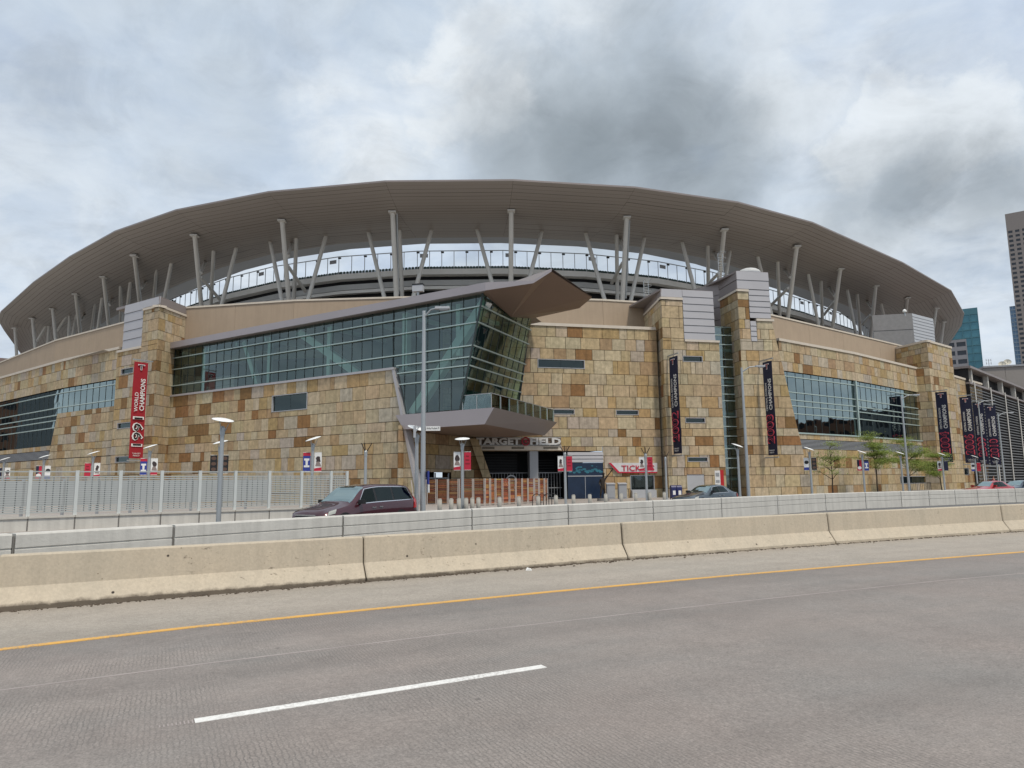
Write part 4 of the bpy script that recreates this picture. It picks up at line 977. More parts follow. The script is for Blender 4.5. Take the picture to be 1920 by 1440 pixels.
for k in range(900):
    x = rnd.uniform(-9, 17); y = near_on(BAR, x); r = rnd.uniform(.006, .022); o_ = rnd.expovariate(22)
    b.box((x+o_*.4, y-.01-o_, zr(x)+.006+r*.4), (r*2, r*1.6, r), rnd.random()*3)
o = link('roadside_grit', b.mesh('roadside_grit', mat('grit', (.13, .10, .075), .95, var=.4, scale=8)), kind='stuff'); tag(o, 'brown grit gathered along the foot of the barriers', 'grit')
lp = on_z(991, 1067, .03); b = MB()
b.faces([(lp.x-.06, lp.y, .0), (lp.x+.07, lp.y-.02, .0), (lp.x+.05, lp.y+.05, .035), (lp.x-.03, lp.y+.04, .06), (lp.x+.02, lp.y-.01, .05)], [(0, 1, 4), (1, 2, 4), (2, 3, 4), (3, 0, 4)])
o = link('paper_litter', b.mesh('paper_litter', white_m)); tag(o, 'crumpled white scrap of paper at the foot of the barrier', 'litter')

def ray_pl(px, py, pl):                        # where a pixel's line of sight crosses a plan polyline
    v = ray(px, py)
    for k in range(len(pl)-1):
        a = Vector(pl[k]); e = Vector(pl[k+1])-a; det = v.x*(-e.y)+e.x*v.y
        if abs(det) < 1e-9: continue
        t = (a.x*(-e.y)+e.x*a.y)/det; s_ = (v.x*a.y-v.y*a.x)/det
        if t > 0 and 0 <= s_ <= 1: return a+e*s_
gwj = [Vector(GW[0]), Vector(GW[1])]+[ray_pl(x, 965-x*.025, GW) for x in (30, 328, 644, 885, 1065, 1224, 1352, 1457, 1547, 1622, 1689, 1741, 1790, 1832, 1871, 1903)]+[Vector(GW[-1])]
gw = thing('retaining_wall', 'long grey concrete street parapet with two grooves, behind the tan barriers', 'wall', (gwj[4].x, gwj[4].y, 0))
for k in range(len(gwj)-1):
    a, c = gwj[k], gwj[k+1]; d = (c-a).normalized(); nn = Vector((-d.y, d.x, 0)); L = (c-a).length; mb = MB()
    prof = [(0, -.1), (0, .385), (.022, .395), (.022, .415), (0, .425), (0, .635), (.022, .645), (.022, .665), (0, .675), (0, .90), (.02, .93), (.34, .93), (.36, .90), (.36, -.1)]
    n = len(prof); vs = []
    for e in (.03, L-.03):
        p = a+d*e; vs += [Vector((p.x, p.y, z))+nn*q for q, z in prof]
    mb.faces(vs, [(i, n+i, n+(i+1) % n, (i+1) % n) for i in range(n)]+[tuple(range(n)), tuple(range(2*n-1, n-1, -1))])
    part('wall_panel', mb, conc_m, gw)
    mb = MB(); p = Vector((a.x, a.y, 0)); mb.box(p+nn*.19+Vector((0, 0, .40)), (.03, .34, .96), math.atan2(d.y, d.x)); part('joint', mb, mat('dark_joint', (.19, .18, .165), .95), gw)
FL = [(-31, 15.5), (-25.3, 22.0), (-19.0, 28.0), (-8.4, 37.2)]
def fence_pt(px): return ray_pl(px, 935, FL)
fp = [Vector((-29.2, 17.6)), Vector((-27.4, 19.7)), Vector((-25.5, 21.8)), Vector((-23.9, 23.4)), Vector((-22.2, 25.0)), Vector((-20.6, 26.5))]+[fence_pt(x) for x in (55, 143, 225, 303, 375, 442, 506, 566.5, 622, 652)]
pw = thing('parapet_wall', 'low grey concrete wall carrying the slatted steel fence', 'wall', (fp[8].x, fp[8].y, 0))
for k in range(0, len(fp)-1):
    a, c = fp[k], fp[k+1]; d = (c-a).normalized(); nn = Vector((-d.y, d.x, 0)); mb = MB(); A = Vector((*(a+d*.01), 0)); B_ = Vector((*(c-d*.01), 0))
    mb.prism([A+Vector((0, 0, -.5)), B_+Vector((0, 0, -.5)), B_+Vector((0, 0, .58)), A+Vector((0, 0, .58))], nn*.4); part('wall_panel', mb, conc_m, pw)
    mb = MB(); mb.prism([A-nn*.05+Vector((0, 0, .58)), B_-nn*.05+Vector((0, 0, .58)), B_-nn*.05+Vector((0, 0, .66)), A-nn*.05+Vector((0, 0, .66))], nn*.5); part('coping', mb, cope_m if False else mat('pale_concrete', (.55, .52, .47), .85, var=.08), pw)
    if k % 1 == 0:
        mb = MB(); mb.box(Vector((a.x, a.y, .29))-nn*.003, (.05, .012, .58), math.atan2(d.y, d.x)); part('stain', mb, mat('wet_stain', (.17, .16, .15), .9, var=.3, scale=5), pw)
fn = thing('slatted_fence', 'tall galvanised slat fence on the concrete parapet left of the minivan', 'fence', (fp[8].x, fp[8].y, .66))
for k, p in enumerate(fp):
    d = (fp[min(k+1, len(fp)-1)]-fp[max(k-1, 0)]).normalized(); nn = Vector((-d.y, d.x, 0)); ang = math.atan2(d.y, d.x)
    mb = MB(); mb.box(Vector((p.x, p.y, 1.55))+nn*.12, (.125, .10, 1.80), ang); part('post', mb, mat('fence_post_steel', (.62, .64, .62), .5, .15, var=.04), fn)
    if k == len(fp)-1: break
    A = Vector((*p, 0))+nn*.12; B_ = Vector((*fp[k+1], 0))+nn*.12; dd = Vector((*((fp[k+1]-p).normalized()), 0)); A += dd*.07; B_ -= dd*.07
    for j in range(18):
        mb = MB(); z = .80+j*.087 if j < 17 else 2.40
        mb.beam(A+Vector((0, 0, z)), B_+Vector((0, 0, z)), .018, .052 if j < 17 else .05); part('slat', mb, fence_m, fn)
    mb = MB()
    for j in range(1, 6):
        q = A.lerp(B_, j/6)+nn*.03; mb.beam(q+Vector((0, 0, .78)), q+Vector((0, 0, 2.22)), .03, .03)
    part('stiffener', mb, mat('fence_dark', (.13, .14, .14), .6), fn)
# pale screen wall behind the fence
SW = [(-33, 19.5), (-26, 27.2), (-20.5, 32.8), (-13.2, 39.4)]
sw = thing('screen_wall', 'pale grey panelled screen seen through the slats of the left fence', 'wall', (-21, 32, 0))
for k in range(len(SW)-1):
    fr = Frame(SW[k], SW[k+1]); n = max(1, round(fr.L/1.5))
    for j in range(n):
        mb = MB(); mb.prism([fr.p(x, z) for x, z in rect(fr.L*j/n+.05, fr.L*(j+1)/n-.05, .95, 2.08)], -fr.n*.1); part('panel', mb, mat('pale_panel', (.36, .37, .375), .6, var=.08), sw)
        mb = MB(); mb.beam(fr.p(fr.L*j/n, .05, -.15), fr.p(fr.L*j/n, 2.12, -.15), .1, .1); part('post', mb, grey_m, sw)

# ------------------------------------------------------------------ wooden screen by the gate
wf = thing('wooden_screen', 'cedar board screen fence with pale steel posts under the entry canopy', 'fence', (0, 54, .1))
wpx = [801, 819.5, 841, 861, 888, 908, 918, 928, 941, 954, 966, 978, 989, 1001, 1010, 1020, 1026.5]
WL = [(-7.2, 57.2), (-2.1, 53.2)]; WR = [(-2.1, 53.2), (3.1, 60.5)]
wpts = [ray_pl(x, 925, WL) or ray_pl(x, 925, [(-9, 58.6), (-2.0, 53.1)]) for x in wpx[:6]]+[ray_pl(x, 925, [(-2.3, 52.9), (3.6, 61.2)]) for x in wpx[6:]]
plank_me = {}
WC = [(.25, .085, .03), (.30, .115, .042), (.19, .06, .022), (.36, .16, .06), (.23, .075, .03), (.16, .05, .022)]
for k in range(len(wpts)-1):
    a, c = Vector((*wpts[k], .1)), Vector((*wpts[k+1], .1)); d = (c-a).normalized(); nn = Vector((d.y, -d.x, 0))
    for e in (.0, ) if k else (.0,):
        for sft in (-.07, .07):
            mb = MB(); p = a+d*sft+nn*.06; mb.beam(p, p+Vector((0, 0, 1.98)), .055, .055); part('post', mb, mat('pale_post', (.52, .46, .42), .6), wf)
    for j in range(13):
        z = .14+j*.142; mb = MB(); mb.beam(a+d*.1+Vector((0, 0, z+.06)), c-d*.1+Vector((0, 0, z+.06)), .03, .112 if j > 5 else .128, col=tuple(x*random.uniform(.8, 1.2)*(.9 if k < 5 else 1.2) for x in random.choice(WC)))  # left boards toned down for canopy shade, right ones brightened as if lit
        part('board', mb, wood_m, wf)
mb = MB(); p = Vector((*wpts[-1], .1)); mb.beam(p, p+Vector((0, 0, 1.98)), .06, .06); part('post', mb, MATS['pale_post'], wf)
for (x0, x1) in ((771, 777.5), (779.5, 780), (783, 783.5)):
    p = at_y(x1, 940, 56.5); q = at_y(x0, 900.5, 56.5); p.z = .1; mb = MB(); mb.beam(p, q, .07, .07); part('post', mb, MATS['pale_post'], wf)

# ------------------------------------------------------------------ street furniture
bol = MB(); bol.tube((0, 0, 0), (0, 0, .90), .115, .115, 12); bol.tube((0, 0, .90), (0, 0, .95), .115, .085, 12)
bm = bol.mesh('bollard', mat('bollard_concrete', (.37, .35, .31), .8, var=.1, scale=5), True)
KB = [(-9, 33.4), (-4.0, 37.3), (4.6, 45.5), (9.8, 50.6), (16, 55)]
bpx = [824.5, 846, 860.5, 874, 885.5, 897, 936.5, 973, 1009, 1042.5, 1075.5, 1106, 1136, 1165, 1192.5, 1219, 1246]
bl = ['first bollard from the tall lamp post, standing furthest left of the row', 'second bollard from the tall lamp post', 'third bollard from the tall lamp post, left of the thin lamp post', 'bollard just right of the thin lamp post before the wooden screen', 'fifth bollard from the tall lamp post, second past the thin lamp post', 'last of the tight cluster of bollards before the wooden screen', 'first widely spaced bollard, before the middle of the wooden screen', 'second widely spaced bollard before the wooden screen', 'bollard before the right end of the wooden screen', 'bollard just right of the bike racks', 'bollard before the left part of the dark blue mural', 'bollard before the right part of the dark blue mural', 'bollard at the feet of the bronze statue', 'bollard before the right grey cabinet', 'bollard before the left half of the ticket window', 'bollard just right of the banner post at the ticket window', 'bollard left of the blue mail boxes']
for x, lb in zip(bpx, bl):
    p = ray_pl(x, 940, KB); o = link('bollard', bm); o.location = (p.x, p.y, .02); tag(o, lb, 'bollard', 'bollards along the plaza kerb')

def lamp_parts(t, disc=True, tilt=0.0, H=4.2, yaw=0.0):
    mb = MB(); mb.tube((0, 0, 0), (0, 0, H-.45), .095, .075, 12); mb.tube((0, 0, 0), (0, 0, .12), .16, .16, 12); part('pole', mb, galv_m, t, local=True)
    mb = MB(); top = H+.05
    for a in range(3):
        an = a*2.09+.4; mb.tube((0, 0, H-.6), ((.24 if disc else .36)*math.cos(an), .24*math.sin(an), top-.06+.24*math.cos(an)*math.sin(tilt)), .018 if disc else .032, .014 if disc else .026, 6)
    part('arm', mb, galv_m if disc else bronze_m, t, local=True)
    if disc:
        mb = MB(); n = 24; T = Matrix.Translation((0, 0, top)) @ Matrix.Rotation(yaw, 4, 'Z') @ Matrix.Rotation(-tilt, 4, 'Y') @ Matrix.Rotation(R(12), 4, 'X')
        rings = [(.02, .045), (.25, .035), (.40, .0), (.415, -.012), (.40, -.02), (.25, .0), (.02, .006)]
        vs = [T @ Vector((r*math.cos(2*math.pi*k/n), r*math.sin(2*math.pi*k/n), z)) for r, z in rings for k in range(n)]
        fs = [(j*n+k, j*n+(k+1) % n, (j+1)*n+(k+1) % n, (j+1)*n+k) for j in range(len(rings)-1) for k in range(n)]+[tuple(range(n))[::-1], tuple(range((len(rings)-1)*n, len(rings)*n))]
        mb.faces(vs, fs); part('reflector_disc', mb, white_m, t, smooth=True, local=True)
    mb = MB(); hz_ = 0 if disc else -.22; mb.tube((0, 0, H-.55+hz_), (0, 0, H-.28+hz_), .09, .10, 12); mb.tube((0, 0, H-.28+hz_), (0, 0, H-.2+hz_), .10, .05, 12); part('lamp_head', mb, galv_m, t, local=True)
lamps = [(413, 27.5, True, -.16, 'disc-topped street lamp in front of the slatted fence, largest of its kind'), (410, 39.5, True, .2, 'disc-topped lamp with black banners half hidden behind the nearest lamp'),
 (585, 37.5, True, .28, 'disc-topped lamp rising behind the right end of the slatted fence'), (278, 43, True, .28, 'disc-topped lamp in front of the foot of the long red banner'), (172, 50, True, .28, 'disc-topped lamp with a plain red pole banner, left of the long red banner'),
 (80, 55, True, .28, 'disc-topped lamp with a glove picture banner, near the left louvres'), (5, 59, True, .3, 'disc-topped lamp at the far left of the fence'),
 (781, 31, True, -.3, 'disc-topped lamp half hidden by the tall pole beside the street sign'), (867, 39, True, .02, 'thin lamp before the wooden screen with its disc seen edge on'),
 (685, 41, False, 0, 'bare three-armed lamp post without disc in front of the stone wall'), (1060, 47, False, 0, 'bare-armed lamp post in front of the dark blue mural'), (1212, 50.5, False, 0, 'bare-armed lamp post in front of the ticket sign'),
 (1249, 58, False, 0, 'slender bare lamp post by the blue mail boxes'), (1386, 50, True, -.32, 'disc-topped lamp against the tall stair window'), (1521, 57, True, -.33, 'disc-topped lamp by the first bare street tree'),
 (1620, 65, True, -.33, 'disc-topped lamp between the first and second street trees'), (1692, 69, True, -.30, 'disc-topped lamp left of a tall pole before the big window'), (1770, 74, True, -.34, 'disc-topped lamp before the far right stone tower and its navy banner'),
 (1832, 84, True, -.36, 'disc-topped lamp between the 2006 and 2009 banners'), (1872, 93, True, -.36, 'disc-topped lamp farthest right, in front of the louvred ramp')]
def gz(p): return .1 if True else 0
LP = {}
for x, Y, dsc, tl, lb in lamps:
    p = at_y(x, 900, Y); t = thing('disc_lamp' if dsc else 'lamp_post', lb, 'street lamp', (p.x, p.y, 0.0), 0, 'plaza lamps'); lamp_parts(t, dsc, tl, 4.25 if x == 413 else 4.12, 0 if x != 413 else .2); LP[x] = p
def flat(t, name, pts, m, y=0.0, d=.012): mb = MB(); mb.prism([(x, y, z) for x, z in pts], (0, d, 0)); return part(name, mb, m, t, local=True)
def ell(cx, cz, rx, rz_, n=14): return [(cx+rx*math.cos(2*math.pi*k/n), cz+rz_*math.sin(2*math.pi*k/n)) for k in range(n)]
def pole_banner(x, side, Y, kind, lb, z0=2.47, w=.37, h=.96):
    p = at_y(x, 900, Y); yaw = math.atan2(-p.x, p.y)*.9
    t = thing('pole_banner', lb, 'banner', (p.x+side*math.cos(yaw)*(w/2+.10), p.y+side*math.sin(yaw)*(w/2+.10)-.02, z0), yaw, 'small banners on the plaza lamps')
    base = {'red': crimson_m, 'navy': navy_m, 'trophy': blue_m, 'portrait': whiteq_m, 'glove': whiteq_m, 'black': black_m, 'split': crimson_m}[kind]
    flat(t, 'cloth', rect(-w/2, w/2, 0, h), base)
    mb = MB(); mb.tube((-w/2*side*-1-(side*.0), 0, h+.02), (-side*(w/2+.10), 0, h+.02), .012, .012, 6) if False else mb.tube((-w/2, 0, h+.015), (w/2, 0, h+.015), .012, .012, 6); mb.tube((-w/2, 0, -.015), (w/2, 0, -.015), .012, .012, 6); part('rod', mb, galv_m, t, local=True)
    if kind == 'portrait':
        r_ = random.Random(int(x)); q_ = [(.03*r_.uniform(-1, 1)+.125*r_.uniform(.7, 1.15)*math.cos(2*math.pi*k/11), .62+.19*r_.uniform(.75, 1.2)*math.sin(2*math.pi*k/11)) for k in range(11)]; flat(t, 'print', q_, mat('dark_figure_print', (.05, .035, .035), .7), -.006, .004); flat(t, 'print', [(-.14, .26), (.17, .24), (.13, .38), (.05, .50), (-.08, .48)], mat('grey_print', (.28, .22, .2), .7), -.007, .004); flat(t, 'print', [(-w/2, 0), (w/2, 0), (w/2, .2), (-w/2, .14)], crimson_m, -.008, .004)
    elif kind == 'glove':
        flat(t, 'print', ell(.02, .62, .16, .14), black_m, -.006, .004); flat(t, 'print', rect(-w/2, w/2, 0, .22), blue_m, -.007, .004)
    elif kind == 'trophy':
        flat(t, 'print', rect(-w/2, w/2, .8, h), crimson_m if side < 0 else navy_m, -.005, .004); flat(t, 'print', [(-.13, .55), (.13, .55), (.13, .66), (-.13, .66)], whiteq_m, -.006, .004); flat(t, 'print', [(-.05, .3), (.05, .3), (.06, .55), (-.06, .55)], whiteq_m, -.006, .004); flat(t, 'print', rect(-.14, .14, .2, .3), whiteq_m, -.007, .004)
    elif kind == 'red':
        for k in range(3): flat(t, 'print', rect(-.13+.02*k, .12-.02*k, .3+.2*k, .38+.2*k), mat('deep_red_print', (.25, .01, .02), .7), -.005, .004)
    elif kind == 'split':
        flat(t, 'print', rect(-w/2, 0, .35, h), navy_m, -.005, .004); flat(t, 'print', ell(0, .25, .16, .14), whiteq_m, -.007, .004)
    elif kind == 'black':
        for k in range(3): flat(t, 'print', ell(0, .2+.3*k, .13, .1), mat('brown_print', (.12, .07, .05), .7), -.005, .004)
    return t
PBN = [(5, -1, 59, 'navy', 'dark navy banner on the lamp at the far left'), (5, 1, 59, 'portrait', 'white portrait banner on the lamp at the far left'), (80, -1, 55, 'split', 'navy and red banner on the lamp near the left louvres'), (80, 1, 55, 'glove', 'white banner with a dark glove near the left louvres'),
 (172, -1, 50, 'red', 'plain red banner on the lamp left of the 1991 banner'), (172, 1, 50, 'portrait', 'portrait banner paired with the plain red banner left of 1991'), (278, -1, 43, 'trophy', 'blue banner with a white trophy under the 1991 banner'), (278, 1, 43, 'portrait', 'white banner with a dark head just right of the 1991 banner foot'),
 (410, -1, 39.5, 'black', 'black banner left of the nearest disc lamp'), (410, 1, 39.5, 'black', 'black banner right of the nearest disc lamp'), (585, -1, 37.5, 'trophy', 'blue trophy banner above the right end of the slatted fence'), (585, 1, 37.5, 'portrait', 'portrait banner above the right end of the slatted fence'),
 (867, -1, 39, 'portrait', 'white portrait banner on the thin lamp before the wooden screen'), (867, 1, 39, 'red', 'red banner on the thin lamp before the wooden screen'), (1060, -1, 47, 'portrait', 'portrait banner left on the post before the dark mural'), (1060, 1, 47, 'red', 'red banner on the post before the dark mural'),
 (1212, -1, 50.5, 'portrait', 'portrait banner hiding the last letters of the ticket sign'), (1212, 1, 50.5, 'red', 'red banner right of the ticket sign'), (1521, -1, 57, 'glove', 'white and blue banner by the first bare street tree'), (1521, 1, 57, 'black', 'dark patterned banner by the first bare street tree'),
 (1620, -1, 65, 'split', 'dark red and navy banner between the first two trees'), (1620, 1, 65, 'trophy', 'navy trophy banner between the first two trees'), (1770, -1, 74, 'portrait', 'white portrait banner below the 2004 banner'), (1770, 1, 74, 'navy', 'navy banner below the 2004 banner'), (1832, -1, 84, 'glove', 'white and blue banner below the 2006 banner'), (1832, 1, 84, 'red', 'red banner below the 2009 banner')]
for q in PBN: pole_banner(*q)

def tall_light(x, Y, H, arm, lb, side=1):
    p = at_y(x, 930, Y); t = thing('street_light', lb, 'street light', (p.x, p.y, 0), 0, 'tall street lights')
    mb = MB(); mb.tube((0, 0, 0), (0, 0, H), .118, .07, 14); mb.tube((0, 0, 0), (0, 0, .25), .2, .18, 14); part('pole', mb, galv_m, t, smooth=False, local=True)
    mb = MB(); mb.tube((0, 0, H-.3), (arm*.5, -.1, H+.02), .045, .04, 8); mb.tube((arm*.5, -.1, H+.02), (arm, -.2, H+.06), .04, .035, 8); part('arm', mb, galv_m, t, local=True)
    mb = MB(); mb.box((arm+.2, -.22, H+.06), (.62, .26, .10), .0); mb.box((arm+.25, -.22, H+.0), (.36, .2, .06)); part('lamp_head', mb, ltgrey_m, t, local=True); return t
tall_light(793, 30, 9.15, .62, 'tall steel street light right of the minivan, nearest of its kind')
tall_light(1404, 48, 9.35, 1.0, 'tall steel street light against the tower with the 2003 banner')
tall_light(1706, 68, 9.6, 1.1, 'tall steel street light in front of the big right window')
tall_light(1887, 86, 9.4, 1.2, 'distant tall street light right of the 2010 banner'); tall_light(1852, 98, 12.2, 1.6, 'distant tall street light half hidden behind the 2010 banner')
# street name sign and small flag on the near tall pole
p = at_y(793, 930, 30)
t = thing('street_sign', 'white street name plate on the nearest tall pole', 'sign', (p.x, p.y, 4.05)); mb = MB(); mb.box((.42, -.06, 0), (.60, .025, .19)); part('plate', mb, whiteq_m, t, local=True)
put_text('lettering', 'Kirby Puckett Pl', .13, (p.x+.42, p.y-.076, 4.05), (1, 0, 0), (0, 0, 1), black_m, t, 0, .52, .10, .002)
mb = MB(); mb.beam((-.32, 0, -.12), (-.2, 0, .06), .04, .04); mb.box((-.36, 0, -.12), (.1, .1, .5)); mb.beam((-.36, 0, .08), (.12, 0, .08), .05, .05); part('bracket', mb, ltgrey_m, t, local=True)
t = thing('parking_sign', 'narrow blue and white sign seen edge on, on the nearest tall pole', 'sign', (p.x+.16, p.y-.05, 1.55)); mb = MB(); mb.box((.05, 0, .45), (.05, .30, .55), .35); part('panel', mb, blue_m, t, local=True); mb = MB(); mb.box((.06, 0, .0), (.05, .30, .33), .35); part('panel', mb, whiteq_m, t, local=True)

# ------------------------------------------------------------------ long team banners
def big_banner(pt, pb_, wpx, Yf, dy, year, lines, cloth, lb, num, out, z_off=0):
    # far and near vertical edges: pixel columns on two depths; the banner hangs square to the wall
    xf, xn = (pt[0], pt[0]+wpx) if dy > 0 else (pt[0]+wpx, pt[0])
    n0 = abs(dy)
    f = at_y(xf, pt[1], Yf); n = at_y(xn, pt[1], Yf-n0); zt = f.z; zb = at_y(pb_[0], pb_[1], Yf).z
    L = f if f.x < n.x else n; Rr = n if f.x < n.x else f; L = Vector((L.x, L.y, 0)); Rr = Vector((Rr.x, Rr.y, 0)); ex = (Rr-L).normalized(); w = (Rr-L).length; nn = ex.cross(Vector((0, 0, 1)))
    base = (L+Rr)/2; t = thing('team_banner', lb, 'banner', (base.x, base.y, zb), 0, 'long team banners on the stadium')
    H = zt-zb; mb = MB(); N = 14
    for j in range(N):
        o = lambda v: .05*math.sin(v*5.1+xf)*(w/1.5)
        v0, v1 = j/N, (j+1)/N; a0 = zb+H*v0; a1 = zb+H*v1
        mb.prism([L+nn*o(v0)+Vector((0, 0, a0)), Rr+nn*o(v0)*.6+Vector((0, 0, a0)), Rr+nn*o(v1)*.6+Vector((0, 0, a1)), L+nn*o(v1)+Vector((0, 0, a1))], -nn*.03)
    part('cloth', mb, cloth, t)
    mb = MB(); far = f.x < n.x; W = Vector((f.x, f.y, 0)); N_ = Vector((n.x, n.y, 0)); d = (W-N_).normalized()
    for z in (zt+.22, zb-.22): mb = MB(); mb.beam(W+d*.5+Vector((0, 0, z)), N_-d*.15+Vector((0, 0, z)), .09, .12); part('bracket', mb, galv_m, t)
    c = base+nn*.09; up = Vector((0, 0, 1))
    # lettering runs upwards; ex_text = up, ey_text = -ex
    zq = zb+H*.275
    put_text('numeral', year, 1, c+up*zq, up, -ex, num, t, .03, H*.31, w*.82, .012)
    put_text('numeral_fill', year, 1, c+nn*.022+up*zq, up, -ex, black_m if cloth is red_m else navy_m, t, .0, H*.290, w*.60, .008)
    put_text('lettering', lines[1], 1, c+ex*w*.18+up*(zb+H*(.645 if len(lines[0]) > 6 else .66)), up, -ex, whiteq_m, t, .02, H*.335, w*.34, .008)
    put_text('lettering', lines[0], 1, c-ex*w*.23+up*(zb+H*(.62 if len(lines[0]) > 6 else .58)), up, -ex, whiteq_m, t, .01, H*(.30 if len(lines[0]) > 6 else .20), w*(.17 if len(lines[0]) > 6 else .26), .008)
    put_text('emblem', 'T', 1, c+up*(zt-H*.055), ex, up, whiteq_m, t, .03, w*.5, H*.06, .008); put_text('emblem', 'T', 1, c+nn*.02+up*(zt-H*.055), ex, up, navy_m if cloth is red_m else red_m, t, .0, w*.38, H*.048, .008)
    put_text('lettering', 'TARGET', 1, c+up*(zb+H*.05), ex, up, whiteq_m, t, 0, w*.62, H*.014, .008); put_text('lettering', 'FIELD', 1, c+up*(zb+H*.028), ex, up, whiteq_m, t, 0, w*.45, H*.014, .008)
numw = whiteq_m; numr = mat('numeral_outline', (.66, .07, .11), .7)
CD = ['CENTRAL DIVISION', 'CHAMPIONS']
big_banner((252, 681), (244, 860), 26, 74.2, -1.2, '1991', ['WORLD', 'CHAMPIONS'], red_m, 'long red banner reading 1991 on the left stone tower', numw, 0)
big_banner((1254.7, 671), (1261.5, 851), 15.5, 71.5, 1.35, '2002', CD, navy_m, 'long navy banner reading 2002 left of the stair window', numr, 0)
big_banner((1430, 680), (1440, 854), 17, 72.5, 1.3, '2003', CD, navy_m, 'long navy banner reading 2003 right of the stair window', numr, 0)
big_banner((1752.8, 736), (1762.5, 867), 22, 100.5, 1.2, '2004', CD, navy_m, 'long navy banner reading 2004 on the far right tower', numr, 0)
big_banner((1798.5, 745), (1809.5, 868), 22, 106.5, 1.0, '2006', CD, navy_m, 'long navy banner reading 2006, first of three close together', numr, 0)
big_banner((1823, 755), (1835, 870), 20.5, 109.5, .9, '2009', CD, navy_m, 'long navy banner reading 2009, middle of three close together', numr, 0)
big_banner((1846, 761), (1856, 871), 20, 111, .8, '2010', CD, navy_m, 'long navy banner reading 2010 in front of the louvred ramp', numr, 0)

# ------------------------------------------------------------------ plaza objects
def P0(x, y, Y): q = at_y(x, y, Y); q.z = .1; return q
p = P0(1145, 930, 68.5)
for x, lb in ((1145, 'grey steel cabinet right of the bronze statue'), (1167, 'grey steel cabinet just left of the ticket window')):
    p = P0(x, 930, 68.8); t = thing('steel_cabinet', lb, 'cabinet', tuple(p), .1, 'grey cabinets at the wall'); mb = MB(); mb.box((0, 0, .70), (.78, .5, 1.36)); part('body', mb, grey_m, t, local=True)
    mb = MB(); mb.prism([(-.43, -.32, 1.38), (.43, -.32, 1.38), (.43, -.32, 1.46), (-.43, -.32, 1.46)], (0, .62, .08)); part('lid', mb, ltgrey_m, t, local=True)
    mb = MB(); mb.box((0, -.26, .7), (.62, .02, 1.1)); part('door', mb, grey_m, t, local=True)
for x, lb in ((1262.5, 'dark blue mail box, the left of the pair by the steel door'), (1273, 'dark blue mail box, the right of the pair by the steel door')):
    p = P0(x, 930, 63); t = thing('mail_box', lb, 'mail box', tuple(p), .15, 'blue mail boxes'); mb = MB()
    mb.box((0, 0, .58), (.46, .5, .86)); prof = [(.25*math.cos(a), .25*math.sin(a)) for a in [math.pi*k/8 for k in range(9)]]
    mb.prism([(-.23, q, 1.01+z) for q, z in prof][::-1], (.46, 0, 0)); part('body', mb, mat('mail_blue', (.015, .02, .10), .4), t, local=True)
    mb = MB()
    for sx in (-.19, .19):
        for sy in (-.2, .2): mb.box((sx, sy, .075), (.06, .06, .15))
    part('leg', mb, MATS['mail_blue'], t, local=True)
    mb = MB(); mb.box((0, -.26, .62), (.24, .012, .36)); part('label_plate', mb, whiteq_m, t, local=True)
p = P0(1352, 930, 70.2); t = thing('sign_pylon', 'upright red sign pylon with a white notice face beside the stair window', 'sign', tuple(p), -.25)
mb = MB(); mb.box((.18, 0, 1.32), (.32, .5, 2.64)); part('body', mb, mat('sign_bright_red', (.50, .015, .02), .5), t, local=True)
mb = MB(); mb.box((-.24, -.05, 1.34), (.5, .4, 2.5)); part('face_panel', mb, whiteq_m, t, local=True)
for z, h in ((2.2, .35), (1.55, .25), (.9, .2)):
    mb = MB(); mb.box((-.24, -.26, z), (.34, .012, h)); part('notice', mb, grey_m, t, local=True)
p = P0(1022, 938, 52); rk = thing('bike_rack', 'row of black hooped bike racks by the end of the wooden screen', 'bike rack', tuple(p), .3)
for k in range(4):
    mb = MB(); pts = [(.55*k-.8+.5*math.cos(a)*.9, .0, .42+.40*math.sin(a)) for a in [math.pi*j/8 for j in range(9)]]
    pts = [(.42*k-.9, .2, .0)]+[(.42*k-.9+.25-.25*math.cos(math.pi*j/8), .2-.4*j/8, .55+.28*math.sin(math.pi*j/8)) for j in range(9)]+[(.42*k-.4, -.2, .0)]
    for a, c in zip(pts, pts[1:]): mb.tube(a, c, .028, .028, 6)
    part('hoop', mb, black_m, rk, local=True)

# ------------------------------------------------------------------ figures grown from a skinned skeleton
def skin(name, joints, edges, m, parent=None, label=None, cat=None, levels=2):
    me = bpy.data.meshes.new(name); me.from_pydata([j[:3] for j in joints], edges, []); ob = bpy.data.objects.new(name, me); C.objects.link(ob)
    md = ob.modifiers.new('skin', 'SKIN'); md.use_smooth_shade = True
    for v, j in zip(me.skin_vertices[0].data, joints): v.radius = (j[3], j[4] if len(j) > 4 else j[3])
    me.skin_vertices[0].data[0].use_root = True
    s = ob.modifiers.new('smooth', 'SUBSURF'); s.levels = s.render_levels = levels
    dg = bpy.context.evaluated_depsgraph_get(); me2 = bpy.data.meshes.new_from_object(ob.evaluated_get(dg)); bpy.data.objects.remove(ob)
    me2.materials.clear(); me2.materials.append(m); me2.name = name
    return link(name, me2, parent)
p = P0(1131, 935, 62); st = thing('statue', 'dark bronze statue of a ball player stretching one gloved arm upward', 'statue', (p.x, p.y, .1), .12)
mb = MB(); mb.tube((0, 0, 0), (0, 0, .22), .55, .5, 20); part('plinth', mb, mat('granite', (.2, .19, .18), .6), st, local=True)
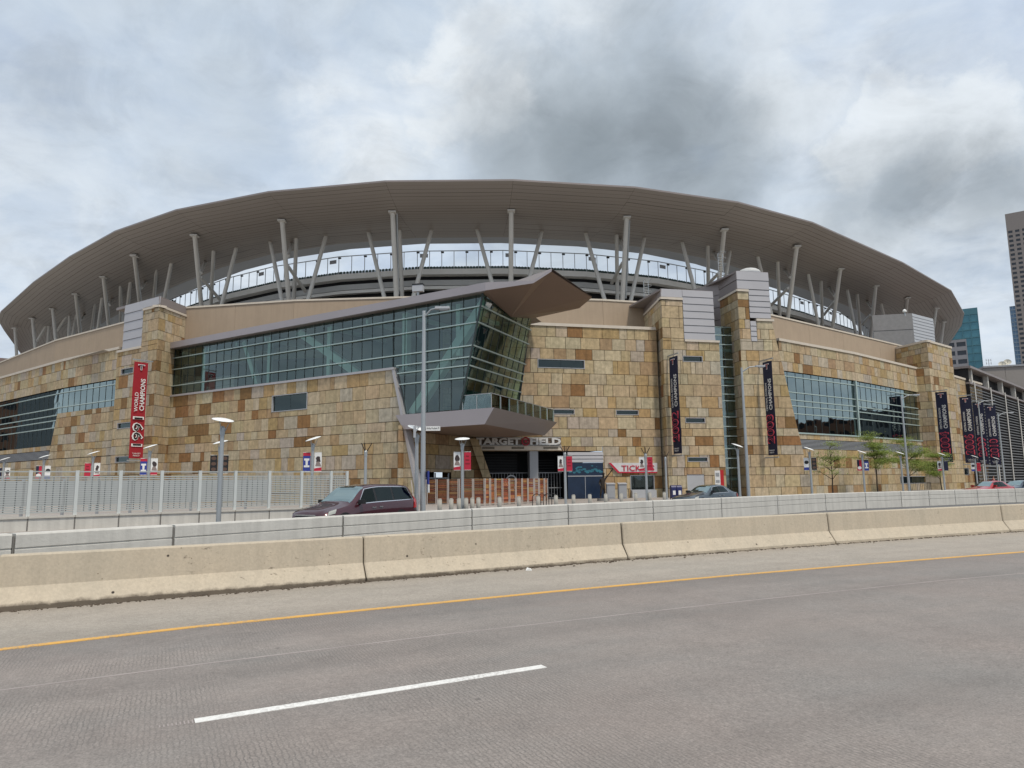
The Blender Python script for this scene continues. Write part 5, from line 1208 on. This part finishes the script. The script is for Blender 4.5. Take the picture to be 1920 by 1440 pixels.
J = [(0, 0, 1.25, .17, .13), (0, 0, 1.5, .16, .12), (.03, 0, 1.78, .20, .13), (.04, 0, 1.98, .07), (.06, -.02, 2.10, .075), (.08, -.04, 2.24, .105), (.08, -.04, 2.36, .07),
     (.11, 0, 1.10, .105), (.16, .06, .74, .085), (.12, .14, .36, .055), (.10, .02, .25, .05), (-.12, 0, 1.10, .105), (-.20, -.03, .72, .085), (-.22, .05, .36, .055), (-.22, -.1, .26, .05),
     (.22, 0, 1.88, .08), (.42, -.03, 2.12, .06), (.62, -.05, 2.36, .045), (.74, -.05, 2.52, .06), (.86, -.06, 2.68, .11, .05), (.92, -.06, 2.82, .07, .04),
     (-.18, 0, 1.85, .08), (-.30, .03, 1.55, .06), (-.24, -.12, 1.32, .045), (-.2, -.2, 1.25, .05)]
E_ = [(0, 1), (1, 2), (2, 3), (3, 4), (4, 5), (5, 6), (0, 7), (7, 8), (8, 9), (9, 10), (0, 11), (11, 12), (12, 13), (13, 14), (2, 15), (15, 16), (16, 17), (17, 18), (18, 19), (19, 20), (2, 21), (21, 22), (22, 23), (23, 24)]
skin('figure', J, E_, bronze_m, st)
mb = MB(); mb.tube((.07, -.04, 2.31), (.06, -.04, 2.40), .115, .09, 12); mb.box((.10, -.16, 2.32), (.16, .14, .02)); part('cap', mb, bronze_m, st, local=True)
p = P0(1864, 910, 92); pe = thing('person', 'person in dark clothes and a red top walking on the far right pavement', 'person', (p.x, p.y, .1), .4)
JB = [(0, 0, .95, .13, .10), (0, 0, 1.15, .125, .10), (0, 0, 1.38, .16, .10), (0, 0, 1.50, .055), (0, -.01, 1.58, .06), (0, -.02, 1.66, .085), (0, -.01, 1.75, .06), (.09, 0, .85, .09), (.11, -.10, .48, .065), (.11, -.02, .10, .045), (.11, -.14, .04, .04), (-.09, 0, .85, .09), (-.11, .10, .48, .065), (-.11, .24, .14, .045), (-.11, .12, .05, .04), (.19, 0, 1.40, .06), (.24, .06, 1.12, .045), (.23, -.08, .92, .035), (.23, -.12, .84, .035), (-.19, 0, 1.40, .06), (-.24, -.06, 1.12, .045), (-.22, -.2, .94, .035), (-.22, -.25, .87, .035)]
EB = [(0, 1), (1, 2), (2, 3), (3, 4), (4, 5), (5, 6), (0, 7), (7, 8), (8, 9), (9, 10), (0, 11), (11, 12), (12, 13), (13, 14), (2, 15), (15, 16), (16, 17), (17, 18), (2, 19), (19, 20), (20, 21), (21, 22)]
skin('body', JB, EB, mat('skin', (.42, .24, .17), .6), pe)
skin('shirt', [(0, 0, .98, .145, .115), (0, 0, 1.15, .14, .115), (0, 0, 1.38, .175, .115), (0, 0, 1.46, .08), (.19, 0, 1.40, .078), (.23, .05, 1.16, .062), (-.19, 0, 1.40, .078), (-.23, -.05, 1.16, .062)], [(0, 1), (1, 2), (2, 3), (2, 4), (4, 5), (2, 6), (6, 7)], mat('shirt_red', (.22, .02, .025), .85), pe)
skin('trousers', [(0, 0, .98, .145, .115), (.09, 0, .85, .105), (.11, -.10, .48, .08), (.11, -.03, .14, .065), (-.09, 0, .85, .105), (-.11, .10, .48, .08), (-.11, .22, .18, .065)], [(0, 1), (1, 2), (2, 3), (0, 4), (4, 5), (5, 6)], mat('trouser_dark', (.015, .016, .02), .9), pe)
skin('hair', [(0, .01, 1.70, .093), (0, .02, 1.76, .08), (0, .05, 1.66, .07)], [(0, 1), (0, 2)], mat('hair_dark', (.02, .014, .01), .8), pe)

# ------------------------------------------------------------------ cars
def crom(xs, ys, x):
    k = max(0, min(len(xs)-2, sum(1 for q in xs[1:-1] if q <= x))); x0, x1 = xs[k], xs[k+1]; h = x1-x0
    sl_ = lambda i: 0 if i < 0 or i > len(xs)-2 else (ys[i+1]-ys[i])/(xs[i+1]-xs[i])
    def tan(i):
        if i == 0: return sl_(0)
        if i == len(xs)-1: return sl_(i-1)
        a, b_ = sl_(i-1), sl_(i); return 0 if a*b_ <= 0 else 2*a*b_/(a+b_)
    u = (x-x0)/h; m0, m1 = tan(k)*h, tan(k+1)*h
    return (2*u**3-3*u*u+1)*ys[k]+(u**3-2*u*u+u)*m0+(-2*u**3+3*u*u)*ys[k+1]+(u**3-u*u)*m1
rim_m = mat('alloy_rim', (.5, .5, .52), .3, .8); lens_m = mat('lamp_lens', (.50, .50, .45), .12, .1, var=.02, coat=1.0); tail_m = mat('tail_lens', (.42, .02, .02), .15, var=.02, coat=1.0); chrome_m = mat('chrome_trim', (.72, .72, .74), .18, .9, var=.02)
carglass_m = glass('car_glass', (.10, .13, .13), .02, .02, .7); windsh_m = glass('windscreen_glass', (.42, .50, .47), .0, .02, .5)
def make_car(name, label, cat, loc, rz, ST_, paint, wins, shield, wheels, wr_=.33, belt_trim=True, hl=(.13, .62), tl=None):
    xs_ = [s_[0] for s_ in ST_]; L = xs_[-1]; t = thing(name, label, cat, loc, rz)
    def prof(x):
        zb, w, zl, wt, zt = [crom(xs_, [s_[i] for s_ in ST_], x) for i in range(1, 6)]
        return [(w-.10, zb), (w-.01, zb+.16), (w, (zb+zl)/2), (w-.035, zl), (wt, zt-.085), (wt*.86, zt-.025), (wt*.45, zt-.003), (0, zt)]
    def S(x, k, side=1, off=0):
        pr_ = prof(x); i = min(int(k), len(pr_)-2); f = k-i; a, c = pr_[i], pr_[i+1]
        y = a[0]+(c[0]-a[0])*f; z = a[1]+(c[1]-a[1])*f; ty, tz = c[0]-a[0], c[1]-a[1]; l = math.hypot(ty, tz) or 1
        return Vector((x, side*(y+tz/l*off), z-ty/l*off))
    N = 44; NP = 8; X = [L*k/N for k in range(N+1)]; mb = MB(); vs = []
    for x in X:
        row = [S(x, k) for k in range(NP)]; vs += [Vector((q.x, -q.y, q.z)) for q in row]+row[:-1][::-1]
    n = 2*NP-1
    fs = [(j*n+i, j*n+i+1, (j+1)*n+i+1, (j+1)*n+i) for j in range(N) for i in range(n-1)]+[tuple(range(n))[::-1], tuple(range(N*n, N*n+n))]
    fs += [(j*n, (j+1)*n, (j+1)*n+n-1, j*n+n-1) for j in range(N)]
    mb.faces(vs, fs); part('body', mb, paint, t, smooth=True, local=True)
    def patch(pname, x0b, x0t, x1b, x1t, k0, k1, m, side, off=.006, nx=6, nk=4, parent=None):
        mb = MB(); g = []
        for j in range(nk+1):
            v = j/nk; k = k0+(k1-k0)*v; xa = x0b+(x0t-x0b)*v; xb = x1b+(x1t-x1b)*v
            g.append([S(xa+(xb-xa)*i/nx, k, side, off) for i in range(nx+1)])
        for j in range(nk):
            for i in range(nx): mb.poly([g[j][i], g[j][i+1], g[j+1][i+1], g[j+1][i]])
        return part(pname, mb, m, parent or t, smooth=True, local=True)
    for side in (-1, 1):
        fr = patch('window_frame', wins[0][0]-.06, wins[0][1]-.04, wins[-1][2]+.06, wins[-1][3]+.04, 3.03, 3.985, chrome_m if belt_trim else black_m, side, .004, 16)
        patch('window_pillars', wins[0][0]-.02, wins[0][1]-.01, wins[-1][2]+.02, wins[-1][3]+.015, 3.075, 3.945, black_m, side, .006, 16, parent=fr)
        for (a, b_, c, d) in wins:
            patch('side_window', a, b_, c, d, 3.10, 3.92, carglass_m if a > wins[0][0] else windsh_m, side, .010, parent=None)
        patch('headlight', hl[0]+.06, hl[0]+.16, hl[1]-.1, hl[1], 2.6, 3.15, lens_m, side, .012)
        a = tl or (L-.30, L-.06); patch('tail_light', a[0], a[0]+.06, a[1], a[1], 2.25, 3.35, tail_m, side, .012)
        patch('sill_trim', .7, .7, L-.5, L-.5, .1, .75, black_m, side, .008)
        for wx in wheels:
            yy = prof(wx)[2][0]
            mb = MB(); mb.tube((wx, side*(yy+.006), wr_+.02), (wx, side*(yy-.05), wr_+.02), wr_+.07, wr_+.07, 24); wa = part('wheel_arch', mb, black_m, t, local=True)
            mb = MB(); mb.tube((wx, side*(yy+.015), wr_), (wx, side*(yy-.22), wr_), wr_, wr_, 24); w = part('wheel', mb, tyre_m, t, local=True)
            mb = MB(); mb.tube((wx, side*(yy+.028), wr_), (wx, side*(yy+.0), wr_), wr_*.68, wr_*.7, 20); part('rim', mb, rim_m, w, local=True)
        for hx in (wins[0][2]-.15, wins[0][2]+.25):
            q = S(hx, 2.62, side, .02); mb = MB(); mb.box(q, (.19, .04, .035)); part('door_handle', mb, paint if not belt_trim else chrome_m, t, local=True)
        q = S(wins[0][0]+.12, 3.08, side, .14); mb = MB(); mb.box(q, (.16, .24, .15)); part('mirror', mb, black_m if belt_trim else paint, t, local=True)
    mb = MB(); g = []                          # windscreen over the sloping front
    for j in range(7):
        x = shield[0]+(shield[1]-shield[0])*j/6
        g.append([S(x, k, -1, .008) for k in (4.25, 5, 6)]+[S(x, 7, 1, .008)]+[S(x, k, 1, .008) for k in (6, 5, 4.25)])
    for j in range(6):
        for i in range(6): mb.poly([g[j][i], g[j][i+1], g[j+1][i+1], g[j+1][i]])
    part('windscreen', mb, windsh_m, t, smooth=True, local=True)
    mb = MB(); 
    for j in range(6):
        for i in range(6): mb.poly([q-Vector((0, 0, .006)) for q in (g[j][i], g[j][i+1], g[j+1][i+1], g[j+1][i])])
    part('dashboard', mb, mat('dash_dark', (.05, .055, .055), .8), t, local=True)
    z = ST_[0][3]; mb = MB(); mb.box((-.015, 0, z-.02), (.06, 1.0, .17)); gr_ = part('grille', mb, black_m, t, local=True)
    mb = MB(); mb.box((-.035, 0, z+.06), (.05, 1.06, .035)); mb.box((-.04, 0, z-.02), (.04, .96, .018)); part('chrome_bar', mb, chrome_m, gr_, local=True)
    mb = MB(); mb.box((.0, 0, .36), (.10, 1.5, .13)); part('bumper', mb, black_m, t, local=True)
    return t
VAN = [(0, .32, .74, .62, .64, .72), (.10, .24, .86, .72, .76, .81), (.55, .22, .95, .86, .80, .935), (1.05, .21, .98, .95, .82, 1.04), (1.32, .21, .99, .99, .82, 1.12), (2.20, .21, .99, 1.03, .70, 1.68), (3.1, .21, .99, 1.06, .72, 1.765), (4.3, .21, .99, 1.09, .71, 1.745), (4.80, .23, .98, 1.11, .68, 1.68), (5.03, .28, .95, 1.11, .74, 1.34), (5.12, .36, .90, 1.04, .72, 1.10)]
pf_ = Vector((-7.45, 25.9, 0)); pr2 = Vector((-4.75, 30.25, 0)); hd = (pr2-pf_).normalized()
make_car('minivan', 'maroon minivan passing behind the grey parapet left of the tall light pole', 'minivan', tuple(pf_), math.atan2(hd.y, hd.x), VAN, mat('maroon_paint', (.055, .008, .015), .32, .35, var=.03, coat=1.0),
         [(1.62, 2.2, 2.62, 2.62), (2.72, 2.72, 3.60, 3.60), (3.70, 3.70, 4.78, 4.62)], (1.36, 2.18), (.98, 4.05))
SED = [(0, .32, .68, .56, .58, .66), (.10, .24, .84, .66, .72, .74), (.6, .22, .91, .80, .76, .88), (1.2, .21, .93, .88, .76, .97), (1.5, .21, .93, .92, .74, 1.03), (2.35, .21, .93, .95, .58, 1.44), (3.0, .21, .93, .97, .60, 1.50), (3.7, .21, .93, .99, .58, 1.42), (4.35, .23, .91, 1.0, .64, 1.10), (4.6, .28, .86, .93, .64, 1.0), (4.72, .36, .80, .83, .6, .9)]
pc = Vector((10.2, 43.8, 0)); d2 = Vector((.70, .55, 0)).normalized()
SW_ = [(1.8, 2.32, 2.72, 2.70), (2.80, 2.78, 3.62, 3.45)]
make_car('dark_wagon', 'dark blue-grey car passing behind the parapet in front of the blue mail boxes', 'car', tuple(pc), math.atan2(d2.y, d2.x), SED, mat('slate_paint', (.055, .075, .09), .28, .5, var=.03, coat=1.0), SW_, (1.56, 2.32), (.9, 3.75), .32, True)
for (x, Y, an, col, lb, nm) in ((1815, 60, .40, (.42, .015, .02), 'red car behind the parapet below the 2009 banner', 'red_car'), (1876, 66, .40, (.03, .045, .07), 'dark blue car behind the parapet at the right end, past the red car', 'blue_car')):
    p = at_y(x, 905, Y); make_car(nm, lb, 'car', (p.x, p.y, -.04), an, SED, mat(nm+'_paint', col, .28, .3, var=.03, coat=1.0), SW_, (1.56, 2.32), (.9, 3.75), .32, False)

# ------------------------------------------------------------------ street trees
leaf_m = bpy.data.materials.new('honey_locust_leaf'); leaf_m.use_nodes = True
_t = NT(leaf_m.node_tree); _p = _t.n['Principled BSDF']; _a = _t.new('ShaderNodeAttribute', attribute_name='tone'); _t.l.new(_a.outputs['Color'], _p.inputs['Base Color']); _p.inputs['Roughness'].default_value = .6
_tr = _t.new('ShaderNodeBsdfTranslucent'); _t.l.new(_a.outputs['Color'], _tr.inputs[0]); _mx = _t.new('ShaderNodeMixShader', i_0=.35, i_1=_p.outputs[0], i_2=_tr.outputs[0]); _t.l.new(_mx.outputs[0], _t.n['Material Output'].inputs[0])
def tree(x, Y, H, dens, spread, lb, seed, lean=0.0, kind='street_tree'):
    r = random.Random(seed); p = P0(x, 925, Y); t = thing(kind, lb, 'tree', (p.x, p.y, .1), 0, 'young street trees along the wall')
    tr = MB(); lf = MB(); pts = [Vector((0, 0, 0))]
    for k in range(6): pts.append(pts[-1]+Vector((r.uniform(-.07, .07)+lean, r.uniform(-.06, .06), H/7)))
    for k in range(6): tr.tube(pts[k], pts[k+1], .085*(1-k/8), .085*(1-(k+1)/8), 8)
    br = MB(); tips = []
    for k in range(15):
        i = r.choice((2, 3, 3, 4, 4, 5, 5, 6)); a = r.uniform(0, 6.28); L = r.uniform(.5, 1.0)*spread*(1.15-.10*i); s_ = pts[i]
        m1 = s_+Vector((math.cos(a)*L*.5, math.sin(a)*L*.5, L*.34)); e = m1+Vector((math.cos(a+r.uniform(-.4, .4))*L*.5, math.sin(a)*L*.5, L*.14))
        br.tube(s_, m1, .035, .024, 6); br.tube(m1, e, .024, .010, 5); tips += [(m1, .6), (e, 1.0), (m1.lerp(e, .5), .8)]
        for q in range(2):
            e2 = m1+Vector((r.uniform(-.5, .5)*L, r.uniform(-.5, .5)*L, r.uniform(0, .4)*L)); br.tube(m1, e2, .014, .006, 4); tips.append((e2, .8))
    for c, w in tips:
        tone = r.uniform(.75, 1.25); cl = r.uniform(.32, .62)*w*min(spread, 2.4)/2.0
        for q in range(int(dens*w*r.uniform(.5, 1.4))):
            o_ = Vector((r.gauss(0, cl), r.gauss(0, cl), r.gauss(0, cl*.26))); c0 = c+o_; s1_ = r.uniform(.05, .11); u = Vector((r.uniform(-1, 1), r.uniform(-1, 1), r.uniform(-.5, .5))).normalized(); v = u.cross(Vector((r.uniform(-.4, .4), r.uniform(-.4, .4), 1))).normalized()
            g_ = tone*r.uniform(.8, 1.2); lf.poly([c0-u*s1_, c0+v*s1_*.45, c0+u*s1_, c0-v*s1_*.45], (.27*g_, .34*g_, .085*g_))
    part('trunk', tr, bark_m, t, local=True); part('branches', br, bark_m, t, local=True); part('crown', lf, leaf_m, t, local=True)
tree(1562, 74, 5.6, 50, 2.4, 'thin sparse tree right of the 2003 tower with almost bare limbs', 11)
tree(1646, 82, 6.6, 210, 3.3, 'fuller light green tree before the middle of the big window', 12)
tree(1708, 88, 6.5, 190, 3.3, 'light green tree at the right end of the big window behind a tall pole', 13)
tree(1767, 93, 4.8, 190, 2.8, 'small green tree in front of the foot of the 2004 banner', 14)
# low railing by the trees
p0, p1 = at_y(1650, 905, 96), at_y(1745, 905, 99); fr = thing('low_railing', 'low dark railing on the pavement below the right end of the big window', 'railing', (p0.x, p0.y, .1)); mb = MB()
for k in range(30):
    q = Vector((p0.x, p0.y, .1)).lerp(Vector((p1.x, p1.y, .1)), k/29); mb.beam(q, q+Vector((0, 0, 1.0)), .03, .03)
part('baluster', mb, black_m, fr, kind='stuff'); mb = MB(); mb.beam((p0.x, p0.y, 1.12), (p1.x, p1.y, 1.12), .05, .05); part('handrail', mb, black_m, fr)

# ------------------------------------------------------------------ rooftop fittings
t = thing('roof_dome', 'white domed vent on the grey block behind the stair tower', 'vent', tuple(at_y(1404, 512, 78))); mb = MB(); n = 20
rings = [(1.3*math.cos(a), .62*math.sin(a)) for a in [k*math.pi/2/6 for k in range(7)]]
vs = [(r*math.cos(2*math.pi*k/n), r*math.sin(2*math.pi*k/n), z-.1) for r, z in rings for k in range(n)]
mb.faces(vs, [(j*n+k, j*n+(k+1) % n, (j+1)*n+(k+1) % n, (j+1)*n+k) for j in range(6) for k in range(n)]); part('cover', mb, mat('vent_white', (.52, .52, .51), .6), t, smooth=True, local=True); mb = MB(); mb.tube((0, 0, -1.0), (0, 0, -.1), 1.34, 1.34, 20); part('curb', mb, ltgrey_m, t, local=True)
def ladder(loc, h, lb):
    t = thing('roof_ladder', lb, 'ladder', tuple(loc), .3, 'caged roof ladders'); mb = MB()
    for x in (-.3, .3): mb.tube((x, 0, -1), (x, 0, h), .04, .04, 6)
    part('rail', mb, galv_m, t, local=True); mb = MB()
    for k in range(int((h+1)/.3)): mb.tube((-.3, 0, -.9+.3*k), (.3, 0, -.9+.3*k), .022, .022, 5)
    part('rung', mb, galv_m, t, local=True); mb = MB()
    for z in (h-1.4, h-.7, h):
        q = [(.42*math.cos(a), -.35+.5*math.sin(a), z) for a in [2*math.pi*k/10 for k in range(10)]]
        for a, c in zip(q, q[1:]+q[:1]): mb.tube(a, c, .025, .025, 5)
    part('cage', mb, galv_m, t, local=True)
ladder(at_y(1212, 558, 80.5), 2.0, 'caged roof ladder on the block left of the stair window'); ladder(at_y(1352, 512, 78.5), 2.3, 'caged roof ladder beside the white dome')
t = thing('flood_lamp', 'boxy flood lamp on the terrace above the sloping hall roof', 'flood lamp', tuple(at_y(784, 547, 70)), -.2); mb = MB(); mb.box((0, 0, .35), (1.1, .5, .7)); part('housing', mb, ltgrey_m, t, local=True); mb = MB(); mb.box((0, 0, -.2), (.2, .2, .6)); part('stem', mb, galv_m, t, local=True); mb = MB(); mb.box((0, -.03, .72), (1.15, .5, .14)); part('hood', mb, black_m, t, local=True)
t = thing('dome_camera', 'small white dome on the right rooftop plant box', 'camera', tuple(at_y(1696, 585, 106))); mb = MB(); mb.tube((0, 0, 0), (0, 0, .2), .3, .3, 14); mb.tube((0, 0, .2), (0, 0, .42), .3, .1, 14); part('cover', mb, white_m, t, local=True); mb = MB(); mb.tube((0, 0, -.6), (0, 0, 0), .12, .12, 8); part('stem', mb, galv_m, t, local=True)

# ------------------------------------------------------------------ louvred ramp and city behind
rampb = thing('parking_ramp', 'dark louvred parking ramp at the right end of the stadium', 'parking ramp', (74, 113, 0))
fK = Frame((73.2, 112.8), (102, 141.5)); zk = fK.px(1846, 699)[1]; LK = 75
b = MB(); b.poly([fK.p(0, 0, -1.2), fK.p(LK, 0, -1.2), fK.p(LK, zk, -1.2), fK.p(0, zk, -1.2)]); b.poly([fK.p(0, 0, 0), fK.p(0, 0, -40), fK.p(0, zk, -40), fK.p(0, zk, 0)]); part('core_wall', b, dark_m, rampb)
ncol = int((zk-3.0)/.5)
for k in range(ncol):
    b = MB(); z = .4+.5*k; b.prism([fK.p(-.1, z, .12), fK.p(LK, z, .12), fK.p(LK, z+.20, 0), fK.p(-.1, z+.20, 0)], -fK.n*.08); part('louvre', b, mat('louvre_grey', (.11, .107, .105), .5, .3, var=.06), rampb)
for k in range(7):
    b = MB(); s_ = 2.2+11*k; b.beam(fK.p(s_, .1, .22), fK.p(s_, zk-2.4, .22), .16, .16); part('post', b, steel_m, rampb)
    b = MB(); b.beam(fK.p(s_+.2, zk-2.6, -.4), fK.p(s_+.2, zk-.3, -.4), .7, .7, fK.n); part('column', b, conc_m, rampb)
b = MB(); b.prism([fK.p(-.3, zk-.35, .4), fK.p(LK, zk-.35, .4), fK.p(LK, zk, .4), fK.p(-.3, zk, .4)], -fK.n*30); part('roof_slab', b, lavd_m, rampb)
b = MB(); b.prism([fK.p(-.1, zk-2.9, .15), fK.p(LK, zk-2.9, .15), fK.p(LK, zk-2.6, .15), fK.p(-.1, zk-2.6, .15)], -fK.n*.8); part('band', b, lavd_m, rampb)
hb_ = thing('flat_roof_building', 'plain taupe block with dishes on its flat roof behind the louvred ramp', 'building', (135, 180, 0))
fT = Frame(tuple(at_y(1843, 690, 176).xy), tuple(at_y(2100, 690, 168).xy)); zT = fT.px(1920, 686)[1]
for k in range(6):
    b = MB(); b.prism([fT.p(x, z) for x, z in rect(fT.L*k/6+.03, fT.L*(k+1)/6-.03, 0, zT)], -fT.n*2); part('wall_panel', b, mat('taupe_wall', (.30, .275, .255), .8, var=.05), hb_)
b = MB(); b.prism([fT.p(x, z, .3) for x, z in rect(0, fT.L, zT, zT+.4)], -fT.n*20); part('roof', b, grey_m, hb_)
for x, y, s_, lb in ((1879, 684, 1, 'left pale satellite dish on the taupe block roof'), (1889, 680, 1, 'right pale satellite dish on the taupe block roof')):
    q = at_y(x, y, 177); t = thing('satellite_dish', lb, 'satellite dish', tuple(q), -.5, 'satellite dishes on the taupe block'); mb = MB(); n = 16
    T = Matrix.Rotation(R(62), 4, 'X'); vs = [T @ Vector((r*math.cos(2*math.pi*k/n), r*math.sin(2*math.pi*k/n), r*r*.45)) for r in (.02, .35, .65, .85) for k in range(n)]
    mb.faces(vs, [(j*n+k, j*n+(k+1) % n, (j+1)*n+(k+1) % n, (j+1)*n+k) for j in range(3) for k in range(n)]); part('reflector', mb, mat('dish_cream', (.6, .57, .48), .6), t, smooth=True, local=True)
    mb = MB(); mb.tube((0, .3, -2.0), (0, .2, 0), .12, .1, 8); mb.tube((0, 0, 0), (0, -1.2, .55), .05, .05, 6); part('mount', mb, grey_m, t, local=True)
q = at_y(1855, 690, 177); t = thing('roof_antenna', 'thin lattice antenna left of the dishes on the taupe block', 'antenna', tuple(q)); mb = MB(); mb.tube((0, 0, -1), (0, 0, 2.2), .06, .05, 6)
for z in (1.2, 2.0):
    for x in (-.6, .0, .6): mb.tube((x, 0, z-.3), (x, 0, z+.3), .07, .07, 6)
    mb.tube((-.6, 0, z), (.6, 0, z), .04, .04, 6)
part('mast', mb, ltgrey_m, t, local=True)
def tower(name, label, xl, xr, ytop, Y, wall_m, glass_m_, floor, bay, wz, wx, depth, top=0.0, turn=0.0):
    a = at_y(xl, ytop, Y); dv = a.xy.normalized(); e = Vector((dv.y, -dv.x)); v = ray(xr, ytop).xy; H = a.z
    det = v.x*(-e.y)+e.x*v.y; k_ = (a.x*(-e.y)+e.x*a.y)/det; c = v*k_; fr = Frame(tuple(a.xy), tuple(c)); L = fr.L; t = thing(name, label, 'tower' if H > 60 else 'building', (a.x, a.y, 0))
    b = MB(); b.prism([fr.p(x, z, -.35) for x, z in rect(.1, L-.1, 0, H-.2)], -fr.n*depth); part('glazing', b, glass_m_, t)
    fl = Frame(tuple((a-fr.n*depth).xy), tuple(a.xy))
    for f, LL in ((fr, L), (fl, fl.L)):
        n = int((H-top)/floor); m_ = max(1, round(LL/bay))
        for k in range(n+1):
            z = H-top-floor*k; b = MB(); z1 = H if k == 0 else z+floor-wz
            b.prism([f.p(x, zz, 0) for x, zz in rect(0, LL, max(z-(0 if k == 0 else 0), 0), z1)], -f.n*.4); part('spandrel', b, wall_m, t)
        for j in range(m_+1):
            s_ = LL*j/m_; b = MB(); w = bay-wx; b.prism([f.p(x, zz, .02) for x, zz in rect(max(0, s_-w/2), min(LL, s_+w/2), 0, H-.02)], -f.n*.42); part('pier', b, wall_m, t)
    b = MB(); b.prism([fr.p(x, H-.1, -.1) for x in (0, L)]+[fr.p(L, H+.15, -.1), fr.p(0, H+.15, -.1)], -fr.n*depth); part('roof', b, wall_m, t); return t
tw_m = mat('tower_stone', (.235, .205, .19), .75, var=.04); bg_dark = mat('tower_window', (.03, .035, .045), .12, var=.1)
tower('office_tower', 'tall grey-brown tower with a grid of dark windows at the right edge', 1884, 1965, 402, 560, tw_m, bg_dark, 3.85, 4.3, 2.0, 2.5, 34, 14.5, -8)
tower('slim_tower', 'slim blue glass tower edge left of the tall grey-brown tower', 1892.5, 1960, 575, 640, mat('blue_mullion', (.22, .28, .34), .4, var=.05), mat('blue_glazing', (.14, .22, .32), .12, .3, var=.2), 3.8, 2.4, 3.0, 2.1, 20, 0, 0)
tower('teal_tower', 'teal glass high-rise behind the right tip of the canopy', 1770, 1833, 584, 340, mat('teal_mullion', (.07, .175, .205), .35, .3, var=.05), mat('teal_glazing', (.07, .19, .23), .10, .4, var=.2, scale=.08), 3.8, 3.2, 3.35, 2.95, 24, 3.0, 20)
tower('office_block', 'pale office block with dark ribbon windows below the teal high-rise', 1770, 1812, 640, 300, mat('office_panel', (.25, .24, .25), .7, var=.04), bg_dark, 3.7, 4.2, 1.9, 3.4, 22, 1.0, 6)
tower('low_block', 'brown building showing above the stone wall at the far left', -60, 17, 667, 210, mat('brown_brick', (.20, .15, .135), .8, var=.06), bg_dark, 3.8, 4.5, 1.7, 2.2, 25, 1.2, -6)

# city blocks to either side of the view; the stadium's glass mirrors them
def block(name, label, x0, y0, x1, y1, H, m, w=18):
    fr = Frame((x0, y0), (x1, y1)); t = thing(name, label, 'building', (x0, y0, 0)); b = MB(); b.prism([fr.p(x, z, -.3) for x, z in rect(.1, fr.L-.1, 0, H-.2)], -fr.n*w); part('glazing', b, bg_dark, t)
    n = int(H/3.7); k_ = round(fr.L/4)
    for k in range(n+1):
        b = MB(); b.prism([fr.p(x, z, 0) for x, z in rect(0, fr.L, 3.7*k, min(3.7*k+1.8, H))], -fr.n*.4); part('spandrel', b, m, t)
    for k in range(k_+1):
        b = MB(); x = fr.L*k/k_; b.prism([fr.p(q, z, .02) for q, z in rect(max(0, x-.9), min(fr.L, x+.9), 0, H-.02)], -fr.n*.42); part('pier', b, m, t)
    b = MB(); b.prism([fr.p(x, z, -.2) for x, z in rect(0, fr.L, H-.3, H)], -fr.n*w); part('roof', b, m, t)
brick_m = mat('dark_brick', (.17, .085, .06), .85, var=.1); grey_b = mat('grey_block_wall', (.16, .17, .18), .8, var=.08)
block('warehouse', 'dark brick warehouse across the street from the right window', 165, 112, 150, 60, 18, brick_m)
block('office_building', 'grey office building across the street beyond the brick warehouse', 178, 168, 168, 118, 22, grey_b)
block('brick_building', 'brown brick building across the street from the left window', -150, 128, -158, 184, 33, brick_m)
block('low_office', 'grey low office across the street from the left stone wall', -140, 20, -150, 72, 15, grey_b)
